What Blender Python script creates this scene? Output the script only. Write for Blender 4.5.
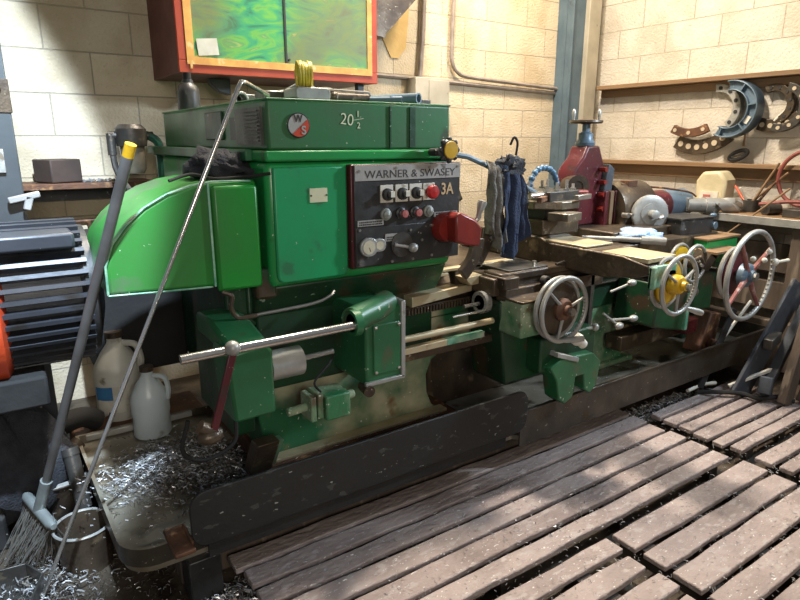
import bpy, bmesh, math, random
from mathutils import Vector, Matrix, Euler, noise
random.seed(7)
PI = math.pi
S = bpy.context.scene
COL = S.collection
for o in list(bpy.data.objects): bpy.data.objects.remove(o)

# ------------------------------------------------------------------ camera
F_PX = 605.0
PITCH = math.atan(160/605.0)
AZ = math.radians(55.8)
cam_d = bpy.data.cameras.new('camera'); cam = bpy.data.objects.new('camera', cam_d); COL.objects.link(cam)
cam_d.sensor_fit = 'HORIZONTAL'; cam_d.sensor_width = 36; cam_d.lens = 36*F_PX/800
cam_d.clip_start = .02
cam.location = (0, 0, 1.4)
cam.rotation_euler = (PI/2 - PITCH, 0, AZ - PI/2)
S.camera = cam

# ------------------------------------------------------------------ world, lights, exposure
w = bpy.data.worlds.new('world'); S.world = w; w.use_nodes = True
w.node_tree.nodes['Background'].inputs[0].default_value = (.80, .88, 1, 1)
w.node_tree.nodes['Background'].inputs[1].default_value = .10
def area(name, loc, target, size, power, col, sy=None, spread=None):
    d = bpy.data.lights.new(name, 'AREA'); d.energy = power; d.color = col
    d.shape = 'RECTANGLE'; d.size = size; d.size_y = sy or size
    if spread: d.spread = spread
    o = bpy.data.objects.new(name, d); COL.objects.link(o); o.location = loc
    o.rotation_euler = (Vector(target)-Vector(loc)).to_track_quat('-Z', 'Y').to_euler()
    return o
area('ceiling_lamp_warm', (3.0, 2.6, 3.6), (2.9, 2.9, 0), .45, 60, (1, .82, .58))
area('ceiling_lamp_main', (1.85, 2.58, 4.2), (1.6, 1.5, 0), .3, 185, (1, .88, .74))
area('daylight_door', (3.7, .6, 2.31), (1.2, 2.7, 1.0), .2, 26, (.70, .85, 1), spread=2.0)
area('fill_behind_camera', (-.2, -2.3, 2.1), (1.3, 2.2, 1.1), 1.0, 40, (1, .90, .78))  # unseen fill lamp added to brighten the headstock front
sd = bpy.data.lights.new('cool_spot_lamp', 'SPOT'); sd.energy = 1000; sd.color = (.66, .82, 1); sd.spot_size = math.radians(72); sd.spot_blend = .10; sd.shadow_soft_size = .05
so = bpy.data.objects.new('cool_spot_lamp', sd); COL.objects.link(so); so.location = (.25, .5, 3.2)
so.rotation_euler = Vector((-1.6, 2.2, -2.0)).to_track_quat('-Z', 'Y').to_euler()
S.view_settings.view_transform = 'Standard'; S.view_settings.look = 'None'
S.view_settings.gamma = 1; S.view_settings.use_curve_mapping = False
S.view_settings.exposure = .45

# ------------------------------------------------------------------ materials
def mat(name, c1, c2=None, scale=6, rough=.5, metal=0, bump=.15, dirt=None, dirt_t=.55, dscale=14,
        chip=None, chip_t=.68, chip_s=45, stretch=(1, 1, 1), lo=.35, hi=.65, dw=.08):
    m = bpy.data.materials.new(name); m.use_nodes = True
    nt = m.node_tree; N = nt.nodes; L = nt.links; b = N['Principled BSDF']
    tc = N.new('ShaderNodeTexCoord'); mp = N.new('ShaderNodeMapping'); mp.inputs['Scale'].default_value = stretch
    L.new(tc.outputs['Object'], mp.inputs[0])
    def noi(s, det=5):
        n = N.new('ShaderNodeTexNoise'); n.inputs['Scale'].default_value = s; n.inputs['Detail'].default_value = det
        L.new(mp.outputs[0], n.inputs[0]); return n.outputs[0]
    def ramp(src, a, bb):
        r = N.new('ShaderNodeMapRange'); r.inputs[1].default_value = a; r.inputs[2].default_value = bb
        L.new(src, r.inputs[0]); return r.outputs[0]
    def mix(f, a, bcol):
        x = N.new('ShaderNodeMix'); x.data_type = 'RGBA'
        L.new(f, x.inputs[0])
        for k, v in ((6, a), (7, bcol)):
            if isinstance(v, tuple): x.inputs[k].default_value = (*v[:3], 1)
            else: L.new(v, x.inputs[k])
        return x.outputs[2]
    n1 = noi(scale)
    c2 = c2 or tuple(v*.7 for v in c1)
    col = mix(ramp(n1, lo, hi), tuple(c1), tuple(c2))
    if dirt: col = mix(ramp(noi(dscale, 8), dirt_t, dirt_t+dw), col, tuple(dirt))
    if chip: col = mix(ramp(noi(chip_s, 3), chip_t, chip_t+.02), col, tuple(chip))
    L.new(col, b.inputs['Base Color'])
    rr = N.new('ShaderNodeMapRange'); rr.inputs[3].default_value = max(.05, rough-.12); rr.inputs[4].default_value = min(1, rough+.15)
    L.new(n1, rr.inputs[0]); L.new(rr.outputs[0], b.inputs['Roughness'])
    b.inputs['Metallic'].default_value = metal
    if bump:
        bp = N.new('ShaderNodeBump'); bp.inputs['Strength'].default_value = bump; bp.inputs['Distance'].default_value = .01
        L.new(noi(scale*6, 6), bp.inputs['Height']); L.new(bp.outputs[0], b.inputs['Normal'])
    return m

def block_mat(name, axis, zoff, uoff, ca=(.68, .57, .41, 1), cb_=(.60, .50, .355, 1), cs=(.46, .36, .22, 1)):
    m = bpy.data.materials.new(name); m.use_nodes = True
    nt = m.node_tree; N = nt.nodes; L = nt.links; b = N['Principled BSDF']
    tc = N.new('ShaderNodeTexCoord'); sp = N.new('ShaderNodeSeparateXYZ'); L.new(tc.outputs['Object'], sp.inputs[0])
    cb = N.new('ShaderNodeCombineXYZ')
    au = N.new('ShaderNodeMath'); au.operation = 'ADD'; au.inputs[1].default_value = uoff; L.new(sp.outputs[axis], au.inputs[0])
    az = N.new('ShaderNodeMath'); az.operation = 'ADD'; az.inputs[1].default_value = zoff; L.new(sp.outputs[2], az.inputs[0])
    L.new(au.outputs[0], cb.inputs[0]); L.new(az.outputs[0], cb.inputs[1])
    br = N.new('ShaderNodeTexBrick'); L.new(cb.outputs[0], br.inputs[0])
    br.inputs['Scale'].default_value = 1; br.inputs['Brick Width'].default_value = .41; br.inputs['Row Height'].default_value = .2045
    br.inputs['Mortar Size'].default_value = .0035; br.inputs['Mortar Smooth'].default_value = .4; br.offset = .5
    br.inputs['Color1'].default_value = ca; br.inputs['Color2'].default_value = cb_
    br.inputs['Mortar'].default_value = (.40, .35, .27, 1)
    n = N.new('ShaderNodeTexNoise'); n.inputs['Scale'].default_value = 4; n.inputs['Detail'].default_value = 8; L.new(tc.outputs['Object'], n.inputs[0])
    mr = N.new('ShaderNodeMapRange'); mr.inputs[1].default_value = .44; mr.inputs[2].default_value = .66; mr.inputs[4].default_value = .75; L.new(n.outputs[0], mr.inputs[0])
    mx = N.new('ShaderNodeMix'); mx.data_type = 'RGBA'; L.new(mr.outputs[0], mx.inputs[0]); L.new(br.outputs[0], mx.inputs[6]); mx.inputs[7].default_value = cs
    n2 = N.new('ShaderNodeTexNoise'); n2.inputs['Scale'].default_value = 70; n2.inputs['Detail'].default_value = 4; L.new(tc.outputs['Object'], n2.inputs[0])
    mr2 = N.new('ShaderNodeMapRange'); mr2.inputs[1].default_value = .62; mr2.inputs[2].default_value = .7; mr2.inputs[4].default_value = .35; L.new(n2.outputs[0], mr2.inputs[0])
    mx2 = N.new('ShaderNodeMix'); mx2.data_type = 'RGBA'; L.new(mr2.outputs[0], mx2.inputs[0]); L.new(mx.outputs[2], mx2.inputs[6]); mx2.inputs[7].default_value = (.30, .26, .2, 1)
    L.new(mx2.outputs[2], b.inputs['Base Color']); b.inputs['Roughness'].default_value = .75
    sb = N.new('ShaderNodeMath'); sb.operation = 'MULTIPLY_ADD'; L.new(br.outputs[1], sb.inputs[0]); sb.inputs[1].default_value = -1.2; L.new(n2.outputs[0], sb.inputs[2])
    bp = N.new('ShaderNodeBump'); bp.inputs['Strength'].default_value = .8; bp.inputs['Distance'].default_value = .008
    L.new(sb.outputs[0], bp.inputs['Height']); L.new(bp.outputs[0], b.inputs['Normal'])
    return m

GRIME = (.05, .035, .02)
M = {}
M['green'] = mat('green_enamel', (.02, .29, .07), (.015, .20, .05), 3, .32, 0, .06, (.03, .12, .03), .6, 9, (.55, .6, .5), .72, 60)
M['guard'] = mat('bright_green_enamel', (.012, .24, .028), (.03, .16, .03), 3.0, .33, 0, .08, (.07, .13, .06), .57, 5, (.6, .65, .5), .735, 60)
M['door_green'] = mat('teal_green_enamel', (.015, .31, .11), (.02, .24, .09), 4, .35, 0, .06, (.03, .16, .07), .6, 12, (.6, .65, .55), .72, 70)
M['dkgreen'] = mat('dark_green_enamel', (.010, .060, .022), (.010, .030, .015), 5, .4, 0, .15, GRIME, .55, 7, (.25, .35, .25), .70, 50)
M['boxgreen'] = mat('olive_green_enamel', (.035, .16, .06), (.04, .12, .045), 6, .4, 0, .06, (.04, .07, .03), .6, 8, (.35, .42, .3), .72, 70)
M['gbgreen'] = mat('chipped_green_enamel', (.025, .15, .06), (.02, .10, .04), 6, .35, 0, .08, (.06, .09, .045), .56, 9, (.45, .5, .4), .695, 55)
M['mint'] = mat('worn_green_enamel', (.03, .16, .065), (.30, .36, .24), 9, .45, 0, .2, (.10, .08, .045), .58, 10, (.6, .62, .5), .66, 60)
M['mintlt'] = mat('pale_mint_paint', (.30, .46, .32), (.06, .24, .15), 14, .45, 0, .2, (.4, .36, .28), .6, 16)
M['black'] = mat('black_enamel', (.018, .018, .018), (.035, .035, .035), 9, .42, 0, .12, (.10, .10, .095), .62, 18, (.4, .4, .38), .72, 60)
M['plate_black'] = mat('scuffed_black_plate', (.007, .008, .008), (.012, .013, .012), 6, .55, 0, .1, (.04, .043, .04), .64, 14, (.26, .27, .25), .72, 30, (1.2, 1, 2.4), dw=.03)
M['pan'] = mat('oily_steel_pan', (.27, .25, .20), (.16, .135, .095), 5, .3, .3, .1, (.05, .04, .025), .56, 6, (.5, .48, .42), .7, 90)
M['rail'] = mat('grimy_steel_rail', (.075, .065, .05), (.04, .035, .03), 8, .35, .5, .1, GRIME, .6, 8, (.3, .28, .24), .7, 70)
M['oilysteel'] = mat('oily_steel', (.24, .205, .155), (.13, .105, .075), 16, .33, .6, .2, (.4, .36, .28), .62, 24)
M['brown'] = mat('oily_brown_casting', (.10, .075, .05), (.05, .035, .025), 10, .38, .4, .2, (.20, .15, .09), .62, 12, (.35, .3, .22), .7, 60)
M['rust'] = mat('rusty_steel', (.16, .07, .035), (.08, .04, .025), 12, .6, .2, .3, (.3, .16, .07), .6, 20)
M['steel'] = mat('bare_steel', (.50, .48, .45), (.34, .32, .29), 12, .3, .85, .08, (.2, .15, .1), .66, 18)
M['steelpaint'] = mat('worn_grey_steel', (.42, .42, .40), (.30, .30, .28), 14, .4, .4, .1, (.2, .17, .13), .62, 20)
M['greyhandle'] = mat('grey_handle', (.13, .125, .12), (.08, .075, .07), 10, .4, .2, .05)
M['darksteel'] = mat('dark_steel', (.11, .105, .095), (.06, .055, .05), 14, .4, .6, .15, (.2, .16, .11), .64, 16)
M['chrome'] = mat('polished_rod', (.72, .70, .66), (.6, .58, .54), 10, .18, .9, .02)
M['cream'] = mat('cream_oiled_lit_metal', (.55, .46, .30), (.40, .32, .19), 9, .4, .3, .1, (.2, .14, .08), .64, 10)  # also carries the bright light on way covers and slide top
M['maroon'] = mat('maroon_enamel', (.11, .016, .022), (.06, .012, .016), 7, .33, 0, .15, (.05, .02, .02), .6, 12, (.4, .3, .28), .7, 60)
M['palemaroon'] = mat('worn_maroon', (.30, .12, .10), (.16, .05, .045), 9, .4, 0, .1, (.4, .3, .27), .6, 14)
M['yellowpatch'] = mat('yellow_stain', (.62, .42, .16), (.52, .34, .12), 9, .7)
M['tanhole'] = mat('tan_wall_tone', (.5, .42, .3), (.42, .35, .25), 9, .8)
M['stained'] = mat('stained_pale_paint', (.025, .13, .055), (.46, .43, .28), 3.2, .45, 0, .25, (.20, .12, .05), .60, 7, (.6, .6, .5), .68, 60, lo=.44, hi=.62)
M['redbox'] = mat('red_brown_enamel', (.24, .022, .015), (.15, .015, .012), 7, .35, 0, .08, (.07, .02, .015), .64, 12)
M['cab_red'] = mat('cabinet_red_paint', (.42, .06, .02), (.36, .045, .018), 8, .6, 0, .03, (.5, .12, .05), .66, 18)
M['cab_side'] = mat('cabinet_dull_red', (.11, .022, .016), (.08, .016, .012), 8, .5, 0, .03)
M['tape'] = mat('yellow_masking_tape', (.75, .42, .10), (.62, .30, .08), 16, .6, 0, .05, (.7, .55, .25), .6, 22)
M['yellow'] = mat('yellow_enamel', (.62, .38, .015), (.48, .27, .01), 12, .38, 0, .05, (.12, .08, .03), .62, 20)
M['orange'] = mat('orange_enamel', (.65, .08, .02), (.5, .06, .02), 8, .4)
M['white'] = mat('off_white', (.68, .66, .58), (.56, .53, .45), 14, .5, 0, .03, (.3, .26, .18), .66, 22)
M['whiteplate'] = mat('aluminium_plate', (.45, .44, .42), (.34, .33, .31), 12, .35, .3, .03, (.12, .11, .1), .62, 20)
M['lab'] = mat('cream_label', (.62, .62, .42), (.52, .53, .35), 10, .5, 0, 0)
M['ink'] = mat('black_ink', (.02, .02, .02), (.03, .03, .03), 8, .6, 0, 0)
M['tan_ink'] = mat('tan_lettering', (.55, .40, .22), (.45, .32, .17), 20, .6, 0, 0)
M['chalk'] = mat('chalk', (.75, .75, .55), (.65, .66, .48), 60, .9, 0, 0)
M['badge_red'] = mat('badge_red', (.55, .07, .03), (.45, .05, .025), 20, .4, 0, 0)
M['badge_silver'] = mat('badge_silver', (.5, .49, .46), (.4, .39, .36), 20, .35, .4, 0)
M['glassface'] = mat('gauge_face', (.60, .56, .42), (.5, .46, .34), 20, .2, 0, 0)
M['red_button'] = mat('red_button', (.55, .03, .03), (.4, .02, .02), 20, .3, 0, 0)
M['pink'] = mat('faded_red_button', (.42, .13, .12), (.34, .1, .1), 20, .4, 0, 0)
M['grey_button'] = mat('grey_button', (.24, .25, .22), (.18, .19, .17), 20, .4, 0, 0)
M['concrete'] = mat('oily_concrete', (.085, .065, .045), (.035, .026, .018), 5, .5, 0, .4, (.02, .014, .01), .56, 8, (.3, .28, .25), .70, 80)
M['deck'] = mat('worn_deck_plank', (.35, .285, .262), (.25, .20, .183), 9, .7, 0, .9, (.36, .31, .29), .56, 40, (.62, .60, .57), .675, 130, (.5, 1, 1))
M['deck2'] = mat('worn_deck_plank_dark', (.30, .24, .22), (.21, .165, .15), 9, .7, 0, .9, (.32, .27, .25), .56, 40, (.58, .56, .53), .68, 130, (.5, 1, 1))
M['batten'] = mat('dirty_batten', (.05, .04, .03), (.03, .022, .016), 9, .7, 0, .3)
M['timber'] = mat('old_timber', (.27, .165, .085), (.17, .105, .055), 9, .65, 0, .2, (.18, .11, .06), .6, 14, None, .7, 40, (1, .12, 1))
M['timber_dk'] = mat('weathered_timber', (.12, .09, .065), (.06, .045, .035), 10, .75, 0, .5, (.2, .16, .12), .6, 18, None, .7, 40, (1, 1, .15))
M['slate'] = mat('blue_grey_board', (.065, .075, .09), (.04, .045, .055), 8, .6, 0, .2, (.12, .12, .12), .62, 14)
M['bluegrey'] = mat('blue_grey_paint', (.10, .15, .19), (.07, .11, .145), 7, .5, 0, .05, (.05, .05, .05), .68, 14)
M['beige'] = mat('beige_paint', (.42, .38, .30), (.34, .31, .24), 7, .55, 0, .05, (.2, .18, .14), .68, 12)
M['conduit'] = mat('painted_conduit', (.34, .29, .25), (.24, .20, .17), 14, .45, .2, .03)
M['motor'] = mat('motor_grey', (.040, .044, .054), (.027, .030, .037), 6, .4, .15, .08, (.02, .018, .016), .6, 9, (.2, .2, .2), .73, 60)
M['rubber'] = mat('black_rubber', (.010, .010, .010), (.018, .017, .016), 9, .85)
M['cabgrey'] = mat('grey_machine_side', (.055, .065, .07), (.04, .046, .05), 6, .45, 0, .06, (.09, .09, .08), .66, 10)
M['cardboard'] = mat('brown_box', (.075, .05, .04), (.055, .037, .03), 9, .7)
M['navy'] = mat('navy_cloth', (.018, .028, .06), (.03, .045, .09), 20, .9, 0, .6)
M['greycloth'] = mat('grey_cloth', (.17, .16, .14), (.11, .10, .09), 20, .9, 0, .6, (.06, .045, .03), .58, 12)
M['blackcloth'] = mat('black_cloth', (.02, .022, .028), (.04, .042, .05), 24, .9, 0, .6)
M['bluecloth'] = mat('blue_cloth', (.22, .33, .50), (.35, .45, .6), 18, .85, 0, .5)
M['locblue'] = mat('blue_hose', (.06, .15, .25), (.04, .1, .18), 20, .4)
M['yellowwire'] = mat('yellow_cord', (.55, .45, .04), (.40, .33, .03), 20, .5)
M['redhose'] = mat('red_hose', (.26, .07, .055), (.19, .05, .04), 14, .5)
M['jug'] = mat('milky_jug', (.62, .62, .57), (.50, .49, .43), 8, .35, 0, .05, (.16, .13, .08), .60, 10)
M['jugblue'] = mat('milky_blue_jug', (.60, .68, .70), (.48, .55, .57), 7, .35, 0, .05, (.16, .14, .1), .62, 9)
M['labelblue'] = mat('blue_label', (.04, .16, .34), (.05, .2, .42), 20, .5, 0, 0)
M['galv'] = mat('galvanised_ferrule', (.30, .33, .32), (.22, .24, .23), 16, .4, .4, .1)
M['bristle'] = mat('straw_bristle', (.16, .15, .13), (.10, .09, .08), 20, .7, .2, 0)
M['chips'] = mat('metal_swarf', (.62, .62, .62), (.42, .42, .43), 30, .28, .6, 0)
M['chipsdk'] = mat('dark_swarf', (.22, .20, .17), (.1, .09, .075), 30, .4, .6, 0)
M['bluecast'] = mat('blue_grey_casting', (.14, .20, .26), (.10, .15, .20), 10, .4, .2, .1, (.25, .3, .33), .64, 20)
M['tanbag'] = mat('yellowed_plastic', (.62, .56, .38), (.5, .44, .28), 10, .4)
M['amber'] = mat('amber_bowl', (.20, .17, .12), (.12, .11, .09), 12, .2, 0, 0, (.25, .25, .22), .6, 10)
M['pipegreen'] = mat('green_pipe', (.03, .14, .10), (.02, .09, .065), 16, .4, .1, .1, (.02, .03, .03), .6, 20)
M['dialgreen'] = mat('cabinet_glass_green', (.03, .30, .10), (.10, .42, .10), 5, .15, 0, 0)

# wall cabinet glass, green-yellow reflections painted into its colour
def swirl():
    m = bpy.data.materials.new('green_reflection_glass'); m.use_nodes = True
    nt = m.node_tree; N = nt.nodes; L = nt.links; b = N['Principled BSDF']
    tc = N.new('ShaderNodeTexCoord'); mp = N.new('ShaderNodeMapping'); mp.inputs['Scale'].default_value = (1.2, 1, 3.2); mp.inputs['Rotation'].default_value = (0, .45, 0)
    L.new(tc.outputs['Object'], mp.inputs[0])
    n = N.new('ShaderNodeTexNoise'); n.inputs['Scale'].default_value = 3.2; n.inputs['Detail'].default_value = 6; n.inputs['Distortion'].default_value = 2.4
    L.new(mp.outputs[0], n.inputs[0])
    r = N.new('ShaderNodeValToRGB'); L.new(n.outputs[0], r.inputs[0])
    e = r.color_ramp.elements; e[0].position = .30; e[0].color = (.02, .13, .06, 1); e[1].position = .74; e[1].color = (.60, .55, .10, 1)
    for p, c in ((.42, (.03, .30, .14, 1)), (.50, (.06, .36, .10, 1)), (.57, (.14, .42, .06, 1)), (.64, (.10, .30, .10, 1))):
        x = e.new(p); x.color = c
    n2 = N.new('ShaderNodeTexNoise'); n2.inputs['Scale'].default_value = 1.6; L.new(tc.outputs['Object'], n2.inputs[0])
    mr = N.new('ShaderNodeMapRange'); mr.inputs[1].default_value = .46; mr.inputs[2].default_value = .60; mr.inputs[4].default_value = .75; L.new(n2.outputs[0], mr.inputs[0])
    mx = N.new('ShaderNodeMix'); mx.data_type = 'RGBA'; L.new(mr.outputs[0], mx.inputs[0]); L.new(r.outputs[0], mx.inputs[6]); mx.inputs[7].default_value = (.17, .15, .07, 1)
    L.new(mx.outputs[2], b.inputs['Base Color']); b.inputs['Roughness'].default_value = .55
    return m
M['swirl'] = swirl()

# ------------------------------------------------------------------ mesh builder
def wloc(o):
    v = Vector((0, 0, 0))
    while o: v += o.location; o = o.parent
    return v
def basis(d):
    d = Vector(d).normalized(); a = Vector((0, 0, 1)) if abs(d.z) < .9 else Vector((1, 0, 0))
    u = d.cross(a).normalized(); return u, d.cross(u).normalized(), d
class MB:
    def __init__(s): s.v = []; s.f = []; s.m = []; s.mi = 0
    def add(s, vs, fs):
        k = len(s.v); s.v += [tuple(x) for x in vs]
        for f in fs: s.f.append([i+k for i in f]); s.m.append(s.mi)
        return s
    def mat(s, i): s.mi = i; return s
    def box(s, x0, x1, y0, y1, z0, z1):
        return s.add([(x0,y0,z0),(x1,y0,z0),(x1,y1,z0),(x0,y1,z0),(x0,y0,z1),(x1,y0,z1),(x1,y1,z1),(x0,y1,z1)],
                     [(0,3,2,1),(4,5,6,7),(0,1,5,4),(1,2,6,5),(2,3,7,6),(3,0,4,7)])
    def obox(s, c, size, rot=(0,0,0)):
        E = Euler(rot).to_matrix(); c = Vector(c); h = Vector(size)/2
        P = [c + E @ Vector((a*h.x, b*h.y, d*h.z)) for d in (-1,1) for a, b in ((-1,-1),(1,-1),(1,1),(-1,1))]
        return s.add(P, [(0,3,2,1),(4,5,6,7),(0,1,5,4),(1,2,6,5),(2,3,7,6),(3,0,4,7)])
    def bar(s, p0, p1, w, t, up=(0,0,1)):
        p0 = Vector(p0); p1 = Vector(p1); d = (p1-p0).normalized(); u = d.cross(Vector(up)).normalized(); v = u.cross(d)
        P = [p + a*u*w/2 + b*v*t/2 for p in (p0, p1) for a, b in ((-1,-1),(1,-1),(1,1),(-1,1))]
        return s.add(P, [(0,3,2,1),(4,5,6,7),(0,1,5,4),(1,2,6,5),(2,3,7,6),(3,0,4,7)])
    def lathe(s, prof, o, ax, seg=24):
        u, v, d = basis(ax); o = Vector(o); vs = []; fs = []; n = len(prof)
        for r, h in prof:
            for k in range(seg):
                a = 2*PI*k/seg; vs.append(o + d*h + (u*math.cos(a)+v*math.sin(a))*max(r, 1e-5))
        for i in range(n-1):
            for k in range(seg):
                a = i*seg+k; b = i*seg+(k+1) % seg; fs.append((a, b, b+seg, a+seg))
        if prof[0][0] > 1e-4: fs.append(tuple(range(seg))[::-1])
        if prof[-1][0] > 1e-4: fs.append(tuple(range((n-1)*seg, n*seg)))
        return s.add(vs, fs)
    def cyl(s, p0, p1, r0, r1=None, seg=18):
        d = Vector(p1)-Vector(p0); return s.lathe([(r0, 0), (r0 if r1 is None else r1, d.length)], p0, d, seg)
    def ring(s, p0, p1, ro, ri, seg=28):
        d = Vector(p1)-Vector(p0); l = d.length
        return s.lathe([(ri, 0), (ro, 0), (ro, l), (ri, l), (ri, 0)], p0, d, seg)
    def sph(s, c, r, seg=14, sc=(1,1,1)):
        vs = []; fs = []; R = seg//2
        for i in range(R+1):
            t = PI*i/R
            for k in range(seg):
                a = 2*PI*k/seg; vs.append((c[0]+r*sc[0]*math.sin(t)*math.cos(a), c[1]+r*sc[1]*math.sin(t)*math.sin(a), c[2]+r*sc[2]*math.cos(t)))
        for i in range(R):
            for k in range(seg):
                a = i*seg+k; b = i*seg+(k+1) % seg; fs.append((a, a+seg, b+seg, b))
        return s.add(vs, fs)
    def tube(s, pts, r, seg=8, closed=False, rs=None):
        P = [Vector(p) for p in pts]; n = len(P); vs = []; fs = []
        prev = None
        for i in range(n):
            a = P[(i-1) % n] if (closed or i) else P[0]; b = P[(i+1) % n] if (closed or i < n-1) else P[-1]
            d = (b-a).normalized()
            if prev is None: u = basis(d)[0]
            else: u = (prev - d*prev.dot(d)).normalized()
            prev = u; v = d.cross(u); rr = rs[i] if rs else r
            for k in range(seg):
                t = 2*PI*k/seg; vs.append(P[i] + (u*math.cos(t)+v*math.sin(t))*rr)
        for i in range(n if closed else n-1):
            for k in range(seg):
                a = i*seg+k; b = i*seg+(k+1) % seg; c = ((i+1) % n)*seg
                fs.append((a, b, c+(k+1) % seg, c+k))
        if not closed: fs.append(tuple(range(seg))[::-1]); fs.append(tuple(range((n-1)*seg, n*seg)))
        return s.add(vs, fs)
    def torus(s, c, ax, R, r, seg=40, rs=8):
        u, v, d = basis(ax); c = Vector(c)
        return s.tube([c + (u*math.cos(2*PI*k/seg)+v*math.sin(2*PI*k/seg))*R for k in range(seg)], r, rs, True)
    def prism(s, pts, plane, a, b):
        f = {'xz': lambda p, t: (p[0], t, p[1]), 'yz': lambda p, t: (t, p[0], p[1]), 'xy': lambda p, t: (p[0], p[1], t)}[plane]
        n = len(pts); vs = [f(p, a) for p in pts]+[f(p, b) for p in pts]
        return s.add(vs, [tuple(range(n)), tuple(range(n, 2*n))[::-1]] + [(i, i+n, (i+1) % n+n, (i+1) % n) for i in range(n)])
    def build(s, name, m, parent=None, bev=0, seg=2, ang=38):
        me = bpy.data.meshes.new(name); off = wloc(parent)
        me.from_pydata([tuple(Vector(v)-off) for v in s.v], [], s.f)
        ms = m if isinstance(m, (list, tuple)) else [m]
        for x in ms: me.materials.append(M[x] if isinstance(x, str) else x)
        me.polygons.foreach_set('material_index', s.m)
        bm = bmesh.new(); bm.from_mesh(me); bmesh.ops.recalc_face_normals(bm, faces=bm.faces)
        for e in bm.edges: e.smooth = len(e.link_faces) == 2 and e.calc_face_angle(0) < math.radians(ang)
        for f in bm.faces: f.smooth = True
        bm.to_mesh(me); bm.free()
        o = bpy.data.objects.new(name, me); COL.objects.link(o); o.parent = parent
        if bev:
            b = o.modifiers.new('bevel', 'BEVEL'); b.width = bev; b.segments = seg; b.limit_method = 'ANGLE'; b.angle_limit = math.radians(40)
            b.use_clamp_overlap = True
        return o
def spline(pts, n=8):
    P = [Vector(p) for p in pts]; P = [2*P[0]-P[1]]+P+[2*P[-1]-P[-2]]; out = []
    for i in range(1, len(P)-2):
        for k in range(n):
            t = k/n; a, b, c, d = P[i-1:i+3]
            out.append(.5*((2*b)+(c-a)*t+(2*a-5*b+4*c-d)*t*t+(3*b-a-3*c+d)*t**3))
    out.append(P[-2]); return out
def tag(o, label, cat, group=None, kind=None):
    o['label'] = label; o['category'] = cat
    if group: o['group'] = group
    if kind: o['kind'] = kind
    return o
def thing(name, loc, label, cat, group=None):
    o = bpy.data.objects.new(name, None); o.empty_display_size = .05; COL.objects.link(o); o.location = loc
    return tag(o, label, cat, group)
def struct(o): o['kind'] = 'structure'; return o
def copy_tree(o, parent=None):
    c = o.copy(); COL.objects.link(c); c.parent = parent
    for ch in list(o.children): copy_tree(ch, c)
    return c
def text(s, size, loc, m, parent, name='lettering', rot=(PI/2, 0, 0), ext=.0008, align='LEFT', sx=1, off=0):
    cu = bpy.data.curves.new(name, 'FONT'); cu.body = s; cu.size = size; cu.extrude = ext; cu.align_x = align; cu.offset = off
    t = bpy.data.objects.new('t', cu); COL.objects.link(t)
    bpy.context.view_layer.update()
    me = bpy.data.meshes.new_from_object(t.evaluated_get(bpy.context.evaluated_depsgraph_get()))
    bpy.data.objects.remove(t)
    mx = Matrix.Translation(Vector(loc)-wloc(parent)) @ Euler(rot).to_matrix().to_4x4() @ Matrix.Diagonal((sx, 1, 1, 1))
    me.transform(mx); me.materials.clear(); me.materials.append(M[m])
    o = bpy.data.objects.new(name, me); COL.objects.link(o); o.parent = parent; return o
def arc2(cx, cz, r, a0, a1, n=12):
    return [(cx+r*math.cos(math.radians(a0+(a1-a0)*k/n)), cz+r*math.sin(math.radians(a0+(a1-a0)*k/n))) for k in range(n+1)]
def rrect(x0, x1, z0, z1, r, n=5):
    return arc2(x1-r, z1-r, r, 0, 90, n)+arc2(x0+r, z1-r, r, 90, 180, n)+arc2(x0+r, z0+r, r, 180, 270, n)+arc2(x1-r, z0+r, r, 270, 360, n)

def lump(c, sc, seed, amp=.35, f=3, n=26):
    mb = MB(); mb.sph((0, 0, 0), 1, n); out = []
    for x, y, z in mb.v:
        k = 1+amp*(noise.noise((x*f+seed, y*f, z*f))+.5*abs(noise.noise((x*f*3, y*f*3+seed, z*f*3))))
        out.append((c[0]+x*k*sc[0], c[1]+y*k*sc[1], max(c[2]-sc[2]*.6, c[2]+z*k*sc[2])))
    mb.v = out; return mb

# ------------------------------------------------------------------ the setting
struct(MB().box(-1.5, 4.6, -2.5, 3.8, -.1, 0).build('floor', 'concrete'))
struct(MB().box(-1.5, 4.6, 3.6, 3.8, 0, 4.4).build('wall_back', block_mat('painted_block_back', 0, -1.6245+8*.2045, -.341+.41*3)))
struct(MB().box(4.35, 4.55, -2.5, 3.6, 0, 4.4).build('wall_right', block_mat('painted_block_right', 1, -2.232+.2045*11, -2.274+.41*8, (.60, .56, .48, 1), (.54, .50, .43, 1), (.44, .39, .31, 1))))
c = MB(); c.box(3.96, 3.975, 3.44, 3.6, 0, 4.4).box(3.96, 4.12, 3.50, 3.51, 0, 4.4).box(4.0, 4.12, 3.46, 3.5, 0, 4.4)
struct(c.build('trim_1', 'bluegrey', bev=.004))
struct(MB().box(4.12, 4.26, 3.42, 3.6, 0, 4.4).build('trim_2', 'beige', bev=.006))
struct(MB().box(4.24, 4.35, -.5, 3.40, 1.79, 1.822).box(4.305, 4.35, -.5, 3.40, 1.735, 1.79).build('trim_3', 'timber', bev=.004))
struct(MB().box(4.25, 4.35, -.5, 3.42, 1.215, 1.245).box(4.31, 4.35, -.5, 3.42, 1.135, 1.215).build('trim_4', 'timber', bev=.004))

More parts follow.
